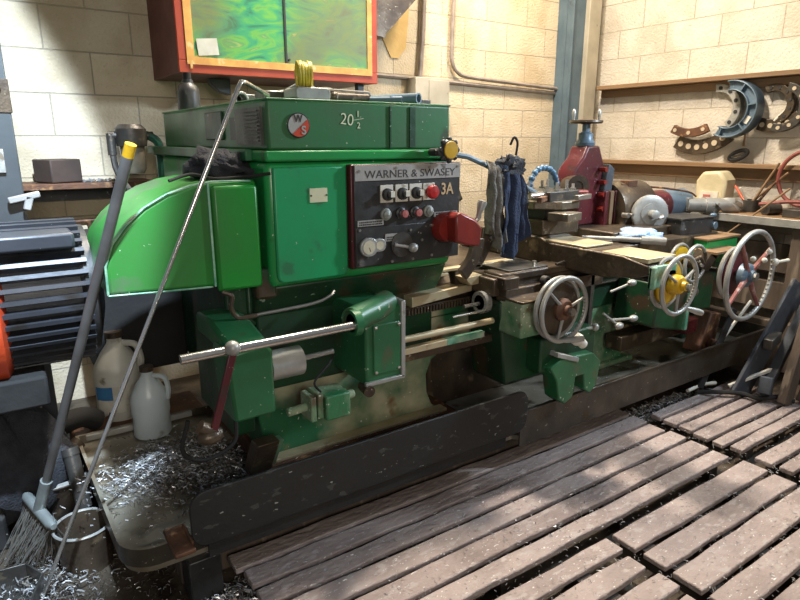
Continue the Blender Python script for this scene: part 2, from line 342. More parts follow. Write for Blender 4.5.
# wooden duckboards (floor decking)
def plank_mesh(x0, x1, y0, y1, z0, z1):
    n = max(4, int((x1-x0)/.12)); vs = []; fs = []
    for i in range(n+1):
        x = x0+(x1-x0)*i/n
        a = y0+random.uniform(-.004, .004); b = y1+random.uniform(-.004, .004); dz = random.uniform(-.0015, .0015)
        vs += [(x, a, z0), (x, b, z0), (x, b, z1+dz), (x, a, z1+dz)]
    for i in range(n):
        k = i*4
        for j in range(4): fs.append((k+j, k+(j+1) % 4, k+4+(j+1) % 4, k+4+j))
    fs += [(0, 1, 2, 3), (n*4+3, n*4+2, n*4+1, n*4)]
    return MB().add(vs, fs)
def duckboard(loc, label, rows, battens, top=.08):
    t = thing('wooden_duckboard', loc, label, 'duckboard', 'wooden duckboards on the shop floor')
    for (x0, x1, y0, y1) in rows:
        plank_mesh(x0+random.uniform(-.01, .01), x1+random.uniform(-.01, .01), y0, y1, top-.022, top+random.uniform(-.002, .002)).build('plank', random.choice(['deck', 'deck', 'deck2']), t, bev=.004)
    ya = min(r[2] for r in rows); yb = max(r[3] for r in rows)
    for x in battens: MB().box(x-.03, x+.03, ya+.01, yb-.01, 0, top-.022).build('batten', 'batten', t)
    return t
G = .011
ed = [1.135, 1.228, 1.335, 1.44, 1.54, 1.64, 1.74]
duckboard((1.5, 1.4, 0), 'long duckboard of grey planks running beside the chip pan', [(.50, 2.5, a+G, b-G) for a, b in zip(ed, ed[1:])], (.6, 1.2, 1.8, 2.4))
ed = [1.135, 1.205, 1.275, 1.367, 1.445, 1.525, 1.60]
duckboard((3, 1.36, 0), 'short duckboard at the far end below the leaning boards', [(2.585, 3.38, a+G*.8, b-G*.8) for a, b in zip(ed, ed[1:])], (2.7, 3.0, 3.3))
ed = [.44, .535, .64, .755, .875, .985, 1.105]
duckboard((2, .8, 0), 'nearest duckboard in front centre with wide dark gaps', [(1.63, 2.52, a+G, b-G) for a, b in zip(ed, ed[1:])], (1.7, 2.0, 2.3))
ed = [.50, .60, .70, .80, .905, 1.01, 1.11]
duckboard((.7, .7, 0), 'duckboard along the bottom edge with open deep gaps', [(.1, 1.59, a+G*1.4, b-G*1.4) for a, b in zip(ed, ed[1:])], (.3, .8, 1.4))
ed = [.62, .72, .82, .92, 1.0, 1.09]
duckboard((3, .85, 0), 'duckboard at the right edge beyond the cross gap', [(2.59, 3.4, a+G, b-G) for a, b in zip(ed, ed[1:])], (2.7, 3.0, 3.3))

# ------------------------------------------------------------------ the turret lathe
LT = thing('turret_lathe', (1.9, 2.1, 0), 'large green turret lathe standing in its steel chip pan', 'lathe')
# chip pan
def pan_outline(e=0):
    p = [(3.74+e, 2.56+e), (.19-e, 2.56+e)]
    p = [(3.74+e, 2.56+e), (.175-e, 2.56+e)] + arc2(.275, 1.765, .085+e, 180, 270, 6) + [(1.72, 1.68-e), (1.76, 1.62-e), (3.66, 1.62-e), (3.74+e, 1.70)]
    return p
chip_pan = MB().prism(pan_outline(), 'xy', .16, .215)
o1 = pan_outline(.012); o0 = pan_outline()
n = len(o1); vs = [(x, y, .185) for x, y in o1]+[(x, y, .245) for x, y in o1]+[(x, y, .245) for x, y in o0]+[(x, y, .2) for x, y in o0]
chip_pan.mat(1).add(vs, [(i, (i+1) % n, (i+1) % n+n, i+n) for i in range(n)])
chip_pan.mat(0).add(vs, [(i+k*n, (i+1) % n+k*n, (i+1) % n+(k+1)*n, i+(k+1)*n) for k in (1, 2) for i in range(n)])
CP = chip_pan.build('chip_pan', ['pan', 'rail'], LT)
for x, y in ((.40, 1.70), (.40, 2.4), (1.9, 1.82), (3.4, 1.82), (3.4, 2.4)):
    MB().box(x-.05, x+.05, y-.05, y+.05, 0, .16).build('foot', 'black', CP, bev=.005)
MB().box(1.69, 3.74, 1.604, 1.612, .165, .325).box(1.69, 3.74, 1.596, 1.614, .318, .326).build('front_rail', 'rail', CP, bev=.002)
MB().box(3.745, 3.755, 1.60, 2.56, .165, .325).build('end_rail', 'rail', CP)
MB().prism(rrect(.352, 1.70, .252, .43, .05), 'xz', 1.578, 1.59).build('splash_plate', 'plate_black', CP, bev=.003)
MB().box(.30, .36, 1.575, 1.72, .246, .26).box(.352, .36, 1.592, 1.70, .26, .275).build('bracket', 'rust', CP, bev=.004)
MB().box(.40, 1.6, 1.594, 1.605, .20, .26).build('backing_strip', 'rubber', CP)

# pedestal, bed
ped = [(.72, .27), (1.50, .27), (1.455, .31), (1.43, .37), (1.425, .45), (1.45, .51), (1.52, .545), (1.7, .56), (1.9, .56), (1.9, .80), (.68, .80), (.68, .5)]
MB().prism(ped, 'xz', 1.90, 2.48).build('pedestal', 'stained', LT, bev=.006)
MB().box(.70, 1.54, 1.84, 2.52, .215, .285).build('base_flange', 'rust', LT, bev=.004)
MB().box(.72, 1.50, 1.85, 1.9, .283, .298).build('oily_chip_ledge', 'cream', LT, bev=.004)
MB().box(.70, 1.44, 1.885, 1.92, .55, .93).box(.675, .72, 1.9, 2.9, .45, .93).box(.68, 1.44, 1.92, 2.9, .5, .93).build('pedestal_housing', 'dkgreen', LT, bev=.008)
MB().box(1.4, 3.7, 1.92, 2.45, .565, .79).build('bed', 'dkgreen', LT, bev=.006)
MB().box(1.4, 3.66, 1.885, 1.92, .745, .785).box(1.4, 3.66, 1.9, 1.93, .69, .70).build('bed_rail', 'brown', LT, bev=.003)
for y in (1.93, 2.34): MB().prism([(y, .79), (y+.10, .79), (y+.10, .82), (y+.05, .85), (y, .82)], 'yz', 1.4, 3.66).build('way', 'brown', LT, bev=.003)
MB().box(.72, 1.60, 1.70, 1.84, .216, .219).build('rust_strip', 'rust', CP)
MB().prism([(2.48, .22), (2.82, .22), (2.76, .30), (2.70, .565), (2.52, .565)], 'xz', 1.93, 2.4).box(2.44, 2.86, 1.90, 2.44, .215, .245).build('pedestal', 'mint', LT, bev=.008)
MB().box(3.42, 3.64, 1.95, 2.4, .215, .60).build('pedestal', 'dkgreen', LT, bev=.01)
# way covers on the bed, cream tone stands for bright light
MB().box(1.47, 1.86, 1.86, 1.90, .888, .90).box(1.38, 1.5, 1.86, 1.9, .872, .884).build('way_cover', 'cream', LT, bev=.002)
MB().prism([(1.30, .815), (1.60, .83), (1.60, .80), (1.30, .775)], 'xz', 1.83, 1.90).build('way_cover', 'cream', LT, bev=.002)
MB().prism([(1.53, .87), (1.84, .885), (1.84, .85), (1.56, .835)], 'xz', 1.79, 1.86).build('way_cover', 'cream', LT, bev=.003)
# rack under the way
r = MB().box(1.28, 1.80, 1.84, 1.88, .742, .775)
for k in range(34): r.box(1.285+k*.015, 1.292+k*.015, 1.832, 1.845, .745, .768)
r.build('gear_rack', 'brown', LT)

# headstock
H = MB().box(.724, 1.462, 1.80, 3.08, .935, 1.335)
hs = H.build('headstock_case', 'green', LT, bev=.022, seg=3)
MB().box(.722, 1.466, 1.785, 3.1, 1.335, 1.368).build('case_ledge', 'green', hs, bev=.007)
tb = MB().box(.752, 1.472, 1.835, 3.1, 1.368, 1.522).build('gear_cover', 'boxgreen', LT, bev=.009)
MB().box(.75, 1.474, 1.833, 3.102, 1.519, 1.526).build('lid', 'boxgreen', tb, bev=.003)
MB().box(1.20, 1.206, 1.828, 1.836, 1.372, 1.512).box(1.286, 1.31, 1.829, 1.8355, 1.375, 1.512).build('cover_seam', 'dkgreen', tb)
# plates on the left side of the gear cover
p = MB().box(.744, .752, 1.87, 2.10, 1.385, 1.50)
for k in range(9): p.box(.738, .746, 1.885, 2.0, 1.395+k*.0115, 1.400+k*.0115)
p.build('instruction_plate', 'darksteel', tb)
MB().box(.746, .753, 2.06, 2.16, 1.40, 1.475).build('instruction_plate', 'black', tb)
MB().box(.744, .753, 2.24, 2.44, 1.40, 1.50).build('side_cover', 'dkgreen', tb, bev=.004)
# long green bar behind, lower left of the cover
MB().box(.70, .724, 1.9, 3.25, 1.335, 1.372).build('side_bar', 'gbgreen', hs, bev=.004)
# front door with rounded lower corners
dp = arc2(.975, .975, .025, 270, 360, 5) + [(1.0, 1.318), (.742, 1.318)] + arc2(.767, .975, .025, 180, 270, 5)
door = MB().prism(dp, 'xz', 1.786, 1.802).build('front_door', 'door_green', hs, bev=.006)
MB().box(.862, .925, 1.782, 1.7865, 1.205, 1.25).build('data_plate', 'lab', door)
MB().cyl((.866, 1.7795, 1.227), (.866, 1.783, 1.227), .003).cyl((.921, 1.7795, 1.227), (.921, 1.783, 1.227), .003).build('screw', 'ink', door)
# round badge
bd = MB().cyl((.855, 1.834, 1.445), (.855, 1.828, 1.445), .038, seg=40).mat(1)
bd.torus((.855, 1.829, 1.445), (0, 1, 0), .037, .002, 40, 6)
BG = bd.build('badge', ['badge_silver', 'ink'], tb)
q = arc2(.855, 1.445, .035, -130, 30, 20)
MB().prism(q, 'xz', 1.826, 1.829).build('badge_field', 'badge_red', BG)
text('W', .032, (.838, 1.8262, 1.455), 'ink', BG, sx=.9, off=.0006)
text('S', .036, (.862, 1.8245, 1.418), 'badge_silver', BG, off=.001)
# chalk mark
text('20', .052, (1.005, 1.833, 1.452), 'chalk', tb, 'chalk_mark', rot=(PI/2, .12, 0), off=-.0004)
text('1', .028, (1.068, 1.833, 1.475), 'chalk', tb, 'chalk_mark'); text('2', .028, (1.070, 1.833, 1.438), 'chalk', tb, 'chalk_mark')
MB().bar((1.058, 1.833, 1.464), (1.096, 1.833, 1.470), .0025, .0015).build('chalk_mark', 'chalk', tb)
# lower casting scoop under the case
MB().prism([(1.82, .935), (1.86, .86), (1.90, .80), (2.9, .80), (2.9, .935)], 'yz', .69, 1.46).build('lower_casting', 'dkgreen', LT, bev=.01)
MB().box(.68, .75, 1.82, 1.86, .90, 1.0).build('corner_lug', 'dkgreen', LT, bev=.008)

# belt guard
gp = [(.245, .975)] + [(.249, 1.06), (.272, 1.12), (.312, 1.17), (.365, 1.215), (.43, 1.25), (.50, 1.272), (.56, 1.281), (.70, 1.281), (.70, .957), (.541, .962)]
guard = MB().prism(gp, 'xz', 1.82, 2.24).build('belt_guard', 'guard', LT, bev=.012, seg=3)
MB().tube([(x, 1.818, z) for x, z in [(.247, .978)]+gp[1:8]] + [(.60, 1.818, 1.281), (.68, 1.818, 1.279)], .0035, 6).build('edge_trim', 'mintlt', guard)
MB().box(.545, .551, 1.812, 1.822, .965, 1.278).build('seam_strip', 'mintlt', guard)
MB().box(.555, .70, 1.806, 1.83, .945, 1.27).build('side_cover', 'guard', guard, bev=.012)
MB().tube([(.247, 1.818, .976), (.40, 1.818, .969), (.541, 1.818, .964)], .003, 6).build('edge_trim', 'mintlt', guard)
MB().box(.30, .68, 2.75, 3.15, .40, 1.0).build('dark_void_box', 'rubber', LT, bev=.01)  # added black box standing for the dark void behind the belt guard
MB().box(.60, .68, 1.90, 2.3, .40, .96).build('support_column', 'dkgreen', LT, bev=.01)

# control panel
PN = MB().box(1.005, 1.468, 1.768, 1.80, .972, 1.322).build('control_panel', 'maroon', LT, bev=.003)
MB().box(1.014, 1.466, 1.762, 1.77, .975, 1.32).build('face_plate', 'black', PN, bev=.002)
MB().box(1.016, 1.464, 1.758, 1.763, 1.268, 1.318).build('header_plate', 'whiteplate', PN)
text('WARNER & SWASEY', .0375, (1.052, 1.7575, 1.276), 'ink', PN, sx=1.13, off=-.0002)
text('3A', .058, (1.376, 1.7605, 1.209), 'tan_ink', PN, sx=.85, off=.001)
MB().box(1.016, 1.345, 1.759, 1.763, .978, 1.112).build('lower_plate', 'black', PN, bev=.002)
sc = MB()
for x, z in ((1.03, 1.30), (1.178, 1.308), (1.32, 1.308), (1.45, 1.308), (1.03, 1.105), (1.33, 1.10), (1.03, .99), (1.16, .985), (1.25, .985), (1.335, .99), (1.24, 1.09), (1.29, 1.05), (1.445, 1.13)):
    sc.cyl((x, 1.762, z), (x, 1.7545, z), .005, seg=10)
sc.build('screws', 'steel', PN)
for x in (1.140, 1.202, 1.262, 1.320):
    s = MB().box(x-.026, x+.026, 1.757, 1.762, 1.192, 1.252).build('switch_plate', 'white', PN, bev=.001)
    if x < 1.30:
        MB().lathe([(.021, 0), (.020, .014), (.012, .018), (.012, .028), (.009, .03)], (x, 1.757, 1.22), (0, -1, 0), 20).build('knob', 'ink', s)
        MB().box(x-.004, x+.012, 1.724, 1.729, 1.212, 1.232).build('knob_pointer', 'white', s)
    else:
        MB().lathe([(.014, 0), (.014, .012), (.024, .014), (.026, .024), (.020, .034), (0, .037)], (x, 1.757, 1.222), (0, -1, 0), 24).build('stop_button', 'red_button', s)
for x, mm in ((1.135, 'grey_button'), (1.198, 'pink'), (1.258, 'pink'), (1.318, 'grey_button')):
    MB().lathe([(.021, 0), (.021, .008), (.015, .012), (.015, .018), (.0, .024)], (x, 1.762, 1.152), (0, -1, 0), 20).build('indicator_button', mm if mm == 'grey_button' else 'black', PN)
    if mm == 'pink': MB().lathe([(.013, 0), (.013, .010), (0, .012)], (x+.003, 1.742, 1.152), (0, -1, 0), 18).build('button_cap', 'pink', PN)
for x0, x1, z0, z1 in ((1.022, 1.125, 1.117, 1.137), (1.345, 1.452, 1.128, 1.146), (1.132, 1.182, 1.058, 1.084)):
    o = MB().box(x0, x1, 1.756, 1.762, z0, z1).build('label_plate', 'whiteplate', PN)
    t = MB()
    for k in range(2):
        xx = x0+.006
        while xx < x1-.012:
            w_ = random.uniform(.003, .008); t.box(xx, xx+w_, 1.7552, 1.7562, z0+.003+k*.008, z0+.008+k*.008); xx += w_+.002
    t.build('engraved_text', 'ink', o)
# gauge with two dials
g = MB().prism(rrect(1.028, 1.098, 1.012, 1.078, .032, 8), 'xz', 1.748, 1.76).prism(rrect(1.075, 1.132, 1.025, 1.072, .022, 8), 'xz', 1.749, 1.76).build('gauge_bezel', 'steelpaint', PN, bev=.003)
MB().cyl((1.061, 1.7485, 1.045), (1.061, 1.7465, 1.045), .024, seg=28).build('gauge_dial', 'glassface', g)
MB().cyl((1.105, 1.7495, 1.048), (1.105, 1.7475, 1.048), .015, seg=24).build('gauge_dial', 'glassface', g)
MB().bar((1.061, 1.746, 1.045), (1.066, 1.746, 1.030), .0015, .001, (0, 1, 0)).build('needle', 'ink', g)
s = MB().cyl((1.20, 1.762, 1.042), (1.20, 1.752, 1.042), .045, seg=30).build('selector_disc', 'darksteel', PN)
MB().tube([(1.165, 1.745, 1.045), (1.19, 1.735, 1.04), (1.215, 1.72, 1.035)], .006).sph((1.222, 1.715, 1.034), .017, sc=(1.1, 1, 1)).build('selector_lever', 'steelpaint', s)

# red switch box with lever
RB = MB().lathe([(.052, 0), (.055, .02), (.048, .045)], (1.385, 1.76, 1.09), (0, -1, 0), 28).build('switch_box', 'redbox', LT)
MB().prism([(1.375, 1.045), (1.372, 1.135), (1.395, 1.152), (1.47, 1.118), (1.50, 1.085), (1.49, 1.02), (1.44, 1.025)], 'xz', 1.665, 1.735).build('box_cover', 'redbox', RB, bev=.008)
MB().tube([(1.478, 1.70, 1.09), (1.505, 1.69, 1.13)], .009).build('lever_shaft', 'steel', RB)
MB().lathe([(.008, 0), (.010, .02), (.018, .055), (.017, .065), (.006, .068)], (1.495, 1.69, 1.12), (.3, -.05, .95), 18).build('lever_grip', 'steelpaint', RB)
MB().prism(arc2(1.36, 1.05, .22, -52, -5, 10)+arc2(1.36, 1.05, .17, -5, -52, 10), 'xz', 1.74, 1.765).build('quadrant', 'brown', RB, bev=.003)

# yellow dial knob on the corner
YK = thing_parent = MB().cyl((1.345, 1.78, 1.358), (1.345, 1.72, 1.358), .014).cyl((1.325, 1.735, 1.36), (1.372, 1.735, 1.363), .007).build('dial_stem', 'black', LT)
lob = MB(); lob.lathe([(.034, 0), (.038, .01), (.034, .02)], (1.382, 1.735, 1.366), (0, -1, 0), 32)
for k in range(8): lob.sph((1.382+.036*math.cos(k*PI/4), 1.725, 1.366+.036*math.sin(k*PI/4)), .011, 10)
BZ = lob.build('dial_bezel', 'black', YK)
MB().lathe([(.031, 0), (.029, .003), (0, .004)], (1.382, 1.713, 1.366), (0, -1, 0), 32).build('dial_face', 'yellow', BZ)

# chuck behind the lever box
ck = MB().lathe([(.0, 0), (.20, 0), (.22, .015), (.22, .13), (.205, .15), (.07, .15), (.07, .05), (.0, .05)], (1.47, 2.15, 1.08), (1, 0, 0), 48)
CK = ck.build('chuck', 'cream', LT)
for k in range(3):
    a = 2*PI*k/3+.5
    MB().obox((1.635, 2.15+.13*math.cos(a), 1.08+.13*math.sin(a)), (.05, .13, .05), (a, 0, 0)).build('jaw', 'darksteel', CK, bev=.004)
MB().prism(arc2(1.50, 1.06, .245, -80, -2, 12)+arc2(1.50, 1.06, .18, -2, -80, 12), 'xz', 1.86, 1.90).build('chuck_guard', 'brown', LT, bev=.004)

# left feed bracket, rods, coupling, lever
br = MB().prism([(.51, .60), (.637, .603), (.637, .80), (.62, .825), (.50, .815), (.498, .78)], 'xz', 1.60, 1.74).build('feed_bracket', 'gbgreen', LT, bev=.01)
MB().prism([(1.95, .86), (1.80, .862), (1.70, .84), (1.62, .822), (1.62, .79), (1.95, .79)], 'yz', .515, .637).build('bracket_arm', 'gbgreen', br, bev=.012)
MB().cyl((.368, 1.58, .835), (.925, 1.58, .838), .0135).build('feed_rod', 'chrome', LT)
MB().sph((.505, 1.565, .845), .022).build('ball_knob', 'steelpaint', LT)
MB().bar((.503, 1.56, .83), (.432, 1.56, .61), .022, .010, (0, 1, 0)).build('shift_lever', 'maroon', LT, bev=.002)
MB().sph((.425, 1.57, .60), .03, sc=(1.3, 1, .8)).cyl((.40, 1.57, .635), (.45, 1.57, .60), .018).build('lever_boss', 'brown', LT)
MB().cyl((.645, 1.67, .728), (.752, 1.67, .728), .047, seg=28).build('coupling', 'steelpaint', LT)
MB().cyl((.74, 1.67, .73), (.87, 1.67, .733), .009).build('feed_rod', 'steel', LT)
MB().tube(spline([(.60, 1.80, .845), (.66, 1.80, .857), (.86, 1.80, .865), (.93, 1.80, .882), (.95, 1.80, .90)]), .006).build('oil_pipe', 'steel', LT)
MB().tube(spline([(.56, 1.79, .95), (.585, 1.78, .935), (.58, 1.78, .90), (.60, 1.78, .865), (.66, 1.78, .862)]), .008).build('oil_pipe', 'brown', LT)
v = MB().cyl((.70, 1.67, .558), (.77, 1.67, .562), .014).box(.765, .785, 1.63, 1.71, .52, .605).box(.79, .81, 1.63, 1.71, .525, .61)
VB = v.build('valve_fitting', 'mint', LT, bev=.004)
MB().box(.815, .905, 1.62, 1.72, .515, .60).cyl((.905, 1.67, .565), (.945, 1.67, .567), .015).build('valve_body', 'mint', LT, bev=.006)
MB().tube(spline([(.82, 1.67, .60), (.80, 1.67, .64), (.86, 1.69, .68), (.90, 1.72, .70)]), .004).build('cable', 'rubber', LT)
MB().tube(spline([(.40, 1.70, .60), (.38, 1.71, .50), (.44, 1.70, .46), (.53, 1.70, .49), (.55, 1.72, .56)]), .007).build('cable', 'rubber', LT)
MB().prism([(1.74, .43), (1.84, .27), (1.90, .27), (1.80, .43)], 'yz', .62, .70).build('foot_strut', 'brown', LT, bev=.004)
MB().prism([(1.76, .42), (1.86, .27), (1.88, .29), (1.80, .42)], 'yz', .70, .72).build('foot_strut_face', 'mintlt', LT)
# gear box on the rods
GB = MB().box(.985, 1.135, 1.655, 1.90, .585, .855).build('feed_gear_box', 'gbgreen', LT, bev=.008)
MB().box(1.013, 1.125, 1.648, 1.658, .62, .80).build('cover_plate', 'gbgreen', GB, bev=.004)
s = MB()
for x, z in ((1.022, .63), (1.115, .63), (1.022, .79), (1.115, .79)): s.lathe([(.006, 0), (.006, .004), (0, .007)], (x, 1.648, z), (0, -1, 0), 10)
s.build('cover_screws', 'steel', GB)
MB().box(.98, 1.14, 1.645, 1.66, .585, .60).box(1.125, 1.142, 1.645, 1.70, .59, .87).build('box_flange', 'steelpaint', GB, bev=.003)
MB().ring((.90, 1.60, .84), (.925, 1.60, .84), .042, .03).cyl((.915, 1.62, .842), (1.10, 1.70, .855), .042, .045, seg=26).build('rod_boss', 'gbgreen', GB)
MB().cyl((.99, 1.64, .57), (1.0, 1.70, .57), .02).build('drain_plug', 'brown', GB)
MB().cyl((1.14, 1.70, .706), (1.60, 1.70, .706), .0125).ring((1.14, 1.70, .706), (1.16, 1.70, .706), .018, .012).build('lead_screw', 'cream', LT)
bb = MB().box(1.14, 1.38, 1.71, 1.735, .64, .665).mat(1).box(1.38, 1.57, 1.71, 1.735, .64, .665)
bb.build('feed_bar', ['cream', 'mintlt'], LT, bev=.002)
MB().box(1.14, 1.75, 1.74, 1.80, .60, .63).build('feed_bar', 'brown', LT, bev=.002)
MB().cyl((1.50, 1.76, .765), (1.66, 1.76, .765), .008).cyl((1.42, 1.73, .742), (1.62, 1.73, .742), .005).build('spline_shaft', 'chrome', LT)

# carriage
MB().box(1.60, 2.24, 1.70, 2.48, .80, .872).box(1.63, 2.2, 1.69, 1.8, .855, .89).build('carriage', 'brown', LT, bev=.008)
MB().box(1.63, 2.22, 1.66, 1.72, .78, .835).box(1.62, 1.70, 1.66, 1.9, .83, .88).build('carriage_front', 'brown', LT, bev=.006)
MB().box(1.68, 1.9, 1.7, 1.95, .888, .897).build('way_wiper', 'darksteel', LT, bev=.002)
MB().ring((1.84, 1.665, .845), (1.84, 1.64, .845), .022, .014).build('eye_boss', 'darksteel', LT)
MB().lathe([(.012, 0), (.012, .012), (.009, .016), (.009, .03)], (1.84, 1.72, .888), (0, 0, 1), 12).build('stud', 'steel', LT)
MB().ring((1.58, 1.76, .77), (1.61, 1.76, .77), .045, .03).build('shaft_collar', 'steelpaint', LT)
MB().tube([(1.95, 1.7, .893), (2.0, 1.7, .90), (2.12, 1.7, .895), (2.18, 1.7, .88)], .006).box(2.14, 2.16, 1.66, 1.68, .6, .89).build('linkage', 'darksteel', LT)
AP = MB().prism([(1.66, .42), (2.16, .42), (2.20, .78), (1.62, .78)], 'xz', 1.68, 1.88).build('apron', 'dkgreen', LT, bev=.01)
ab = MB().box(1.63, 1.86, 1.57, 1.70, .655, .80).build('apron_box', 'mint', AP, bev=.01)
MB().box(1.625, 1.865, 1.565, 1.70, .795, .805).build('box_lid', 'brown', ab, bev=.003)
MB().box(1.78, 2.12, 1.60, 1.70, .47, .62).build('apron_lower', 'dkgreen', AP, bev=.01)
MB().prism([(1.80, .50), (1.86, .53), (2.06, .52), (2.12, .47), (2.10, .36), (2.06, .33), (2.02, .36), (2.01, .43), (1.96, .43), (1.95, .34), (1.90, .32), (1.86, .35), (1.84, .44)], 'xz', 1.56, 1.64).build('chip_deflector', 'gbgreen', AP, bev=.006)
MB().obox((1.90, 1.59, .53), (.14, .07, .02), (0, .35, 0)).build('deflector_cap', 'steelpaint', AP, bev=.003)

def handwheel(parent, c, R, rim='steelpaint', r=.0095, hub='brown', spoke='steelpaint', nsp=3, back=None, ph=.4, dish=0.0, grip=None, hubr=.04, name='handwheel', serr=True):
    x, y, z = c
    W = MB().torus((x, y, z), (0, 1, 0), R, r, 48, 10)
    if serr:
        for k in range(14): a = math.radians(-75+k*7); W.sph((x+(R-r*.9)*math.cos(a), y, z+(R-r*.9)*math.sin(a)), r*.55, 8)
    W = W.build(name, rim, parent)
    for k in range(nsp):
        a = ph+2*PI*k/nsp
        MB().tube([(x+.02*math.cos(a), y+dish, z+.02*math.sin(a)), (x+R*.5*math.cos(a), y+dish*.6, z+R*.5*math.sin(a)), (x+R*math.cos(a), y, z+R*math.sin(a))], .008, 8, rs=[R*.07, R*.05, R*.042]).build('spoke', spoke, W)
    MB().lathe([(hubr, .03), (hubr, .0), (hubr*.8, -.01), (hubr*.5, -.012), (hubr*.45, -.03), (0, -.032)], (x, y+dish, z), (0, 1, 0), 28).build('hub', hub, W)
    n_ = MB().cyl((x, y+dish-.03, z), (x, y+dish-.045, z), hubr*.34, seg=6).build('hub_nut', 'steel', W)
    if back:
        ro, br_, bm_, hm = back
        MB().torus((x, y+ro, z), (0, 1, 0), br_, r*.95, 44, 8).build('rear_ring', bm_, W)
        MB().lathe([(br_*.86, ro+.012), (br_*.86, ro-.012), (br_*.55, ro-.02), (hubr, ro-.02)], (x, y, z), (0, 1, 0), 36).build('dial_drum', hm, W)
    MB().cyl((x, y, z), (x, y+.28, z), .014).build('shaft', 'darksteel', W)
    if grip:
        a, L, dx, dz = grip
        p = Vector((x+R*math.cos(a), y, z+R*math.sin(a))); d = Vector((dx, -.25, dz)).normalized()
        MB().lathe([(.006, 0), (.006, .01), (.010, L*.3), (.013, L*.7), (.011, L*.95), (.004, L)], p, d, 14).build('crank_handle', 'steelpaint', W)
    return W
handwheel(LT, (1.785, 1.50, .767), .125, r=.0095, hub='rust', back=(.035, .12, 'steelpaint', 'brown'), grip=(math.radians(-100), .12, 1, -.02), ph=.3, hubr=.045)
MB().sph((1.95, 1.56, .60), .03, sc=(1, 1, .9)).cyl((1.93, 1.56, .62), (1.99, 1.56, .57), .02).build('lever_knob', 'white', AP)
MB().tube([(2.02, 1.62, .61), (2.10, 1.60, .615)], .007).sph((2.11, 1.598, .615), .017).build('lever', 'steelpaint', AP)

# cross slide with square turret

CS = MB().prism([(1.30, .945), (1.42, .968), (1.80, .968), (1.84, .985), (2.4, .985), (2.4, .875), (1.80, .872), (1.50, .868), (1.34, .895), (1.30, .915)], 'yz', 2.0, 2.19).build('cross_slide', 'brown', LT, bev=.006)
MB().box(2.005, 2.185, 1.31, 1.52, .953, .972).build('slide_cover', 'cream', CS, bev=.003)  # cream plates paint the light lying on the slide's top
MB().box(2.005, 2.185, 1.60, 1.86, .970, .979).build('slide_cover', 'cream', CS, bev=.003)
MB().box(2.0, 2.02, 1.275, 1.30, .86, .945).box(2.0, 2.16, 1.285, 1.30, .86, .945).build('end_bracket', 'mintlt', CS, bev=.004)
TP = MB().box(2.03, 2.27, 1.86, 2.10, .985, 1.055).build('tool_post', 'brown', CS, bev=.006)
MB().box(2.08, 2.24, 1.90, 2.06, 1.055, 1.10).build('tool_post_neck', 'black', TP)
oc = [(2.165+.155*math.cos(math.radians(a)), 1.97+.155*math.sin(math.radians(a))) for a in (22, 68, 112, 158, 202, 248, 292, 338)]
MB().prism(oc, 'xy', 1.10, 1.135).build('square_turret', 'oilysteel', TP, bev=.004)
MB().obox((2.165, 1.97, 1.155), (.22, .20, .045), (0, 0, .1)).build('turret_head', 'darksteel', TP, bev=.004)
for k, (dx, dy) in enumerate(((-.09, -.08), (-.03, -.085), (.04, -.08), (.095, -.07), (-.1, .02), (.1, .03), (-.02, .08), (.05, .08), (0, 0))):
    MB().cyl((2.165+dx, 1.97+dy, 1.17), (2.165+dx, 1.97+dy, 1.205+.010*(k % 3)), .009, seg=4).cyl((2.165+dx, 1.97+dy, 1.165), (2.165+dx, 1.97+dy, 1.186), .015, seg=6).build('clamp_bolt', 'steel', TP)
MB().obox((2.10, 1.80, 1.075), (.12, .10, .035), (0, 0, .2)).build('tool_block', 'oilysteel', TP, bev=.003)
MB().cyl((2.27, 1.90, 1.165), (2.36, 1.90, 1.16), .012).build('tool_handle', 'redbox', TP, bev=.002)
MB().cyl((1.98, 1.90, 1.16), (2.10, 1.90, 1.165), .014).build('tool_bit', 'chrome', TP)
W2 = handwheel(CS, (2.13, 1.25, .868), .112, r=.009, hub='yellow', back=(.055, .095, 'steelpaint', 'yellow'), grip=(math.radians(-60), .10, 1, -.35), ph=.5, hubr=.038)
# lower slide lever pair seen under the slide
for a, b_ in (((2.40, 1.75, .70), (2.52, 1.72, .735)), ((2.36, 1.75, .60), (2.45, 1.72, .53)), ((2.40, 1.75, .56), (2.56, 1.72, .55))):
    MB().tube([a, b_], .006).sph(b_, .021, sc=(1.4, .9, .8)).build('lever', 'steelpaint', LT)

# hex turret saddle
SD = MB().box(2.55, 3.55, 1.88, 2.50, .79, .88).build('turret_saddle', 'brown', LT, bev=.01)
MB().box(2.70, 3.30, 1.98, 2.46, .86, .93).build('slide_top', 'brown', SD, bev=.008)
sap = MB().prism([(2.64, .50), (2.90, .44), (2.93, .70), (2.66, .72)], 'xz', 1.66, 1.90).build('saddle_apron', 'dkgreen', SD, bev=.01)
MB().box(2.915, 2.94, 1.655, 1.70, .44, .64).build('apron_edge', 'mintlt', sap, bev=.003)
MB().box(3.12, 3.42, 1.80, 2.30, .45, .80).build('feed_box', 'dkgreen', SD, bev=.012)
MB().sph((3.17, 1.77, .59), .024).cyl((3.17, 1.80, .59), (3.17, 1.77, .59), .01).build('ball_knob', 'steelpaint', SD)
ge = MB().box(3.30, 3.62, 1.80, 2.15, .72, .86).build('end_housing', 'green', SD, bev=.008)
MB().box(3.29, 3.63, 1.79, 2.16, .855, .868).build('housing_lid', 'timber', ge, bev=.003)
MB().box(3.22, 3.5, 1.70, 1.84, .80, .812).build('drip_tray', 'timber', ge)
for x in (3.4, 3.5, 3.56): MB().cyl((x, 1.795, .76), (x, 1.785, .76), .01).build('bolt', 'steel', ge)
handwheel(SD, (3.02, 1.70, .775), .095, r=.009, hub='brown', back=(.09, .09, 'steelpaint', 'yellow'), ph=.2, hubr=.03)
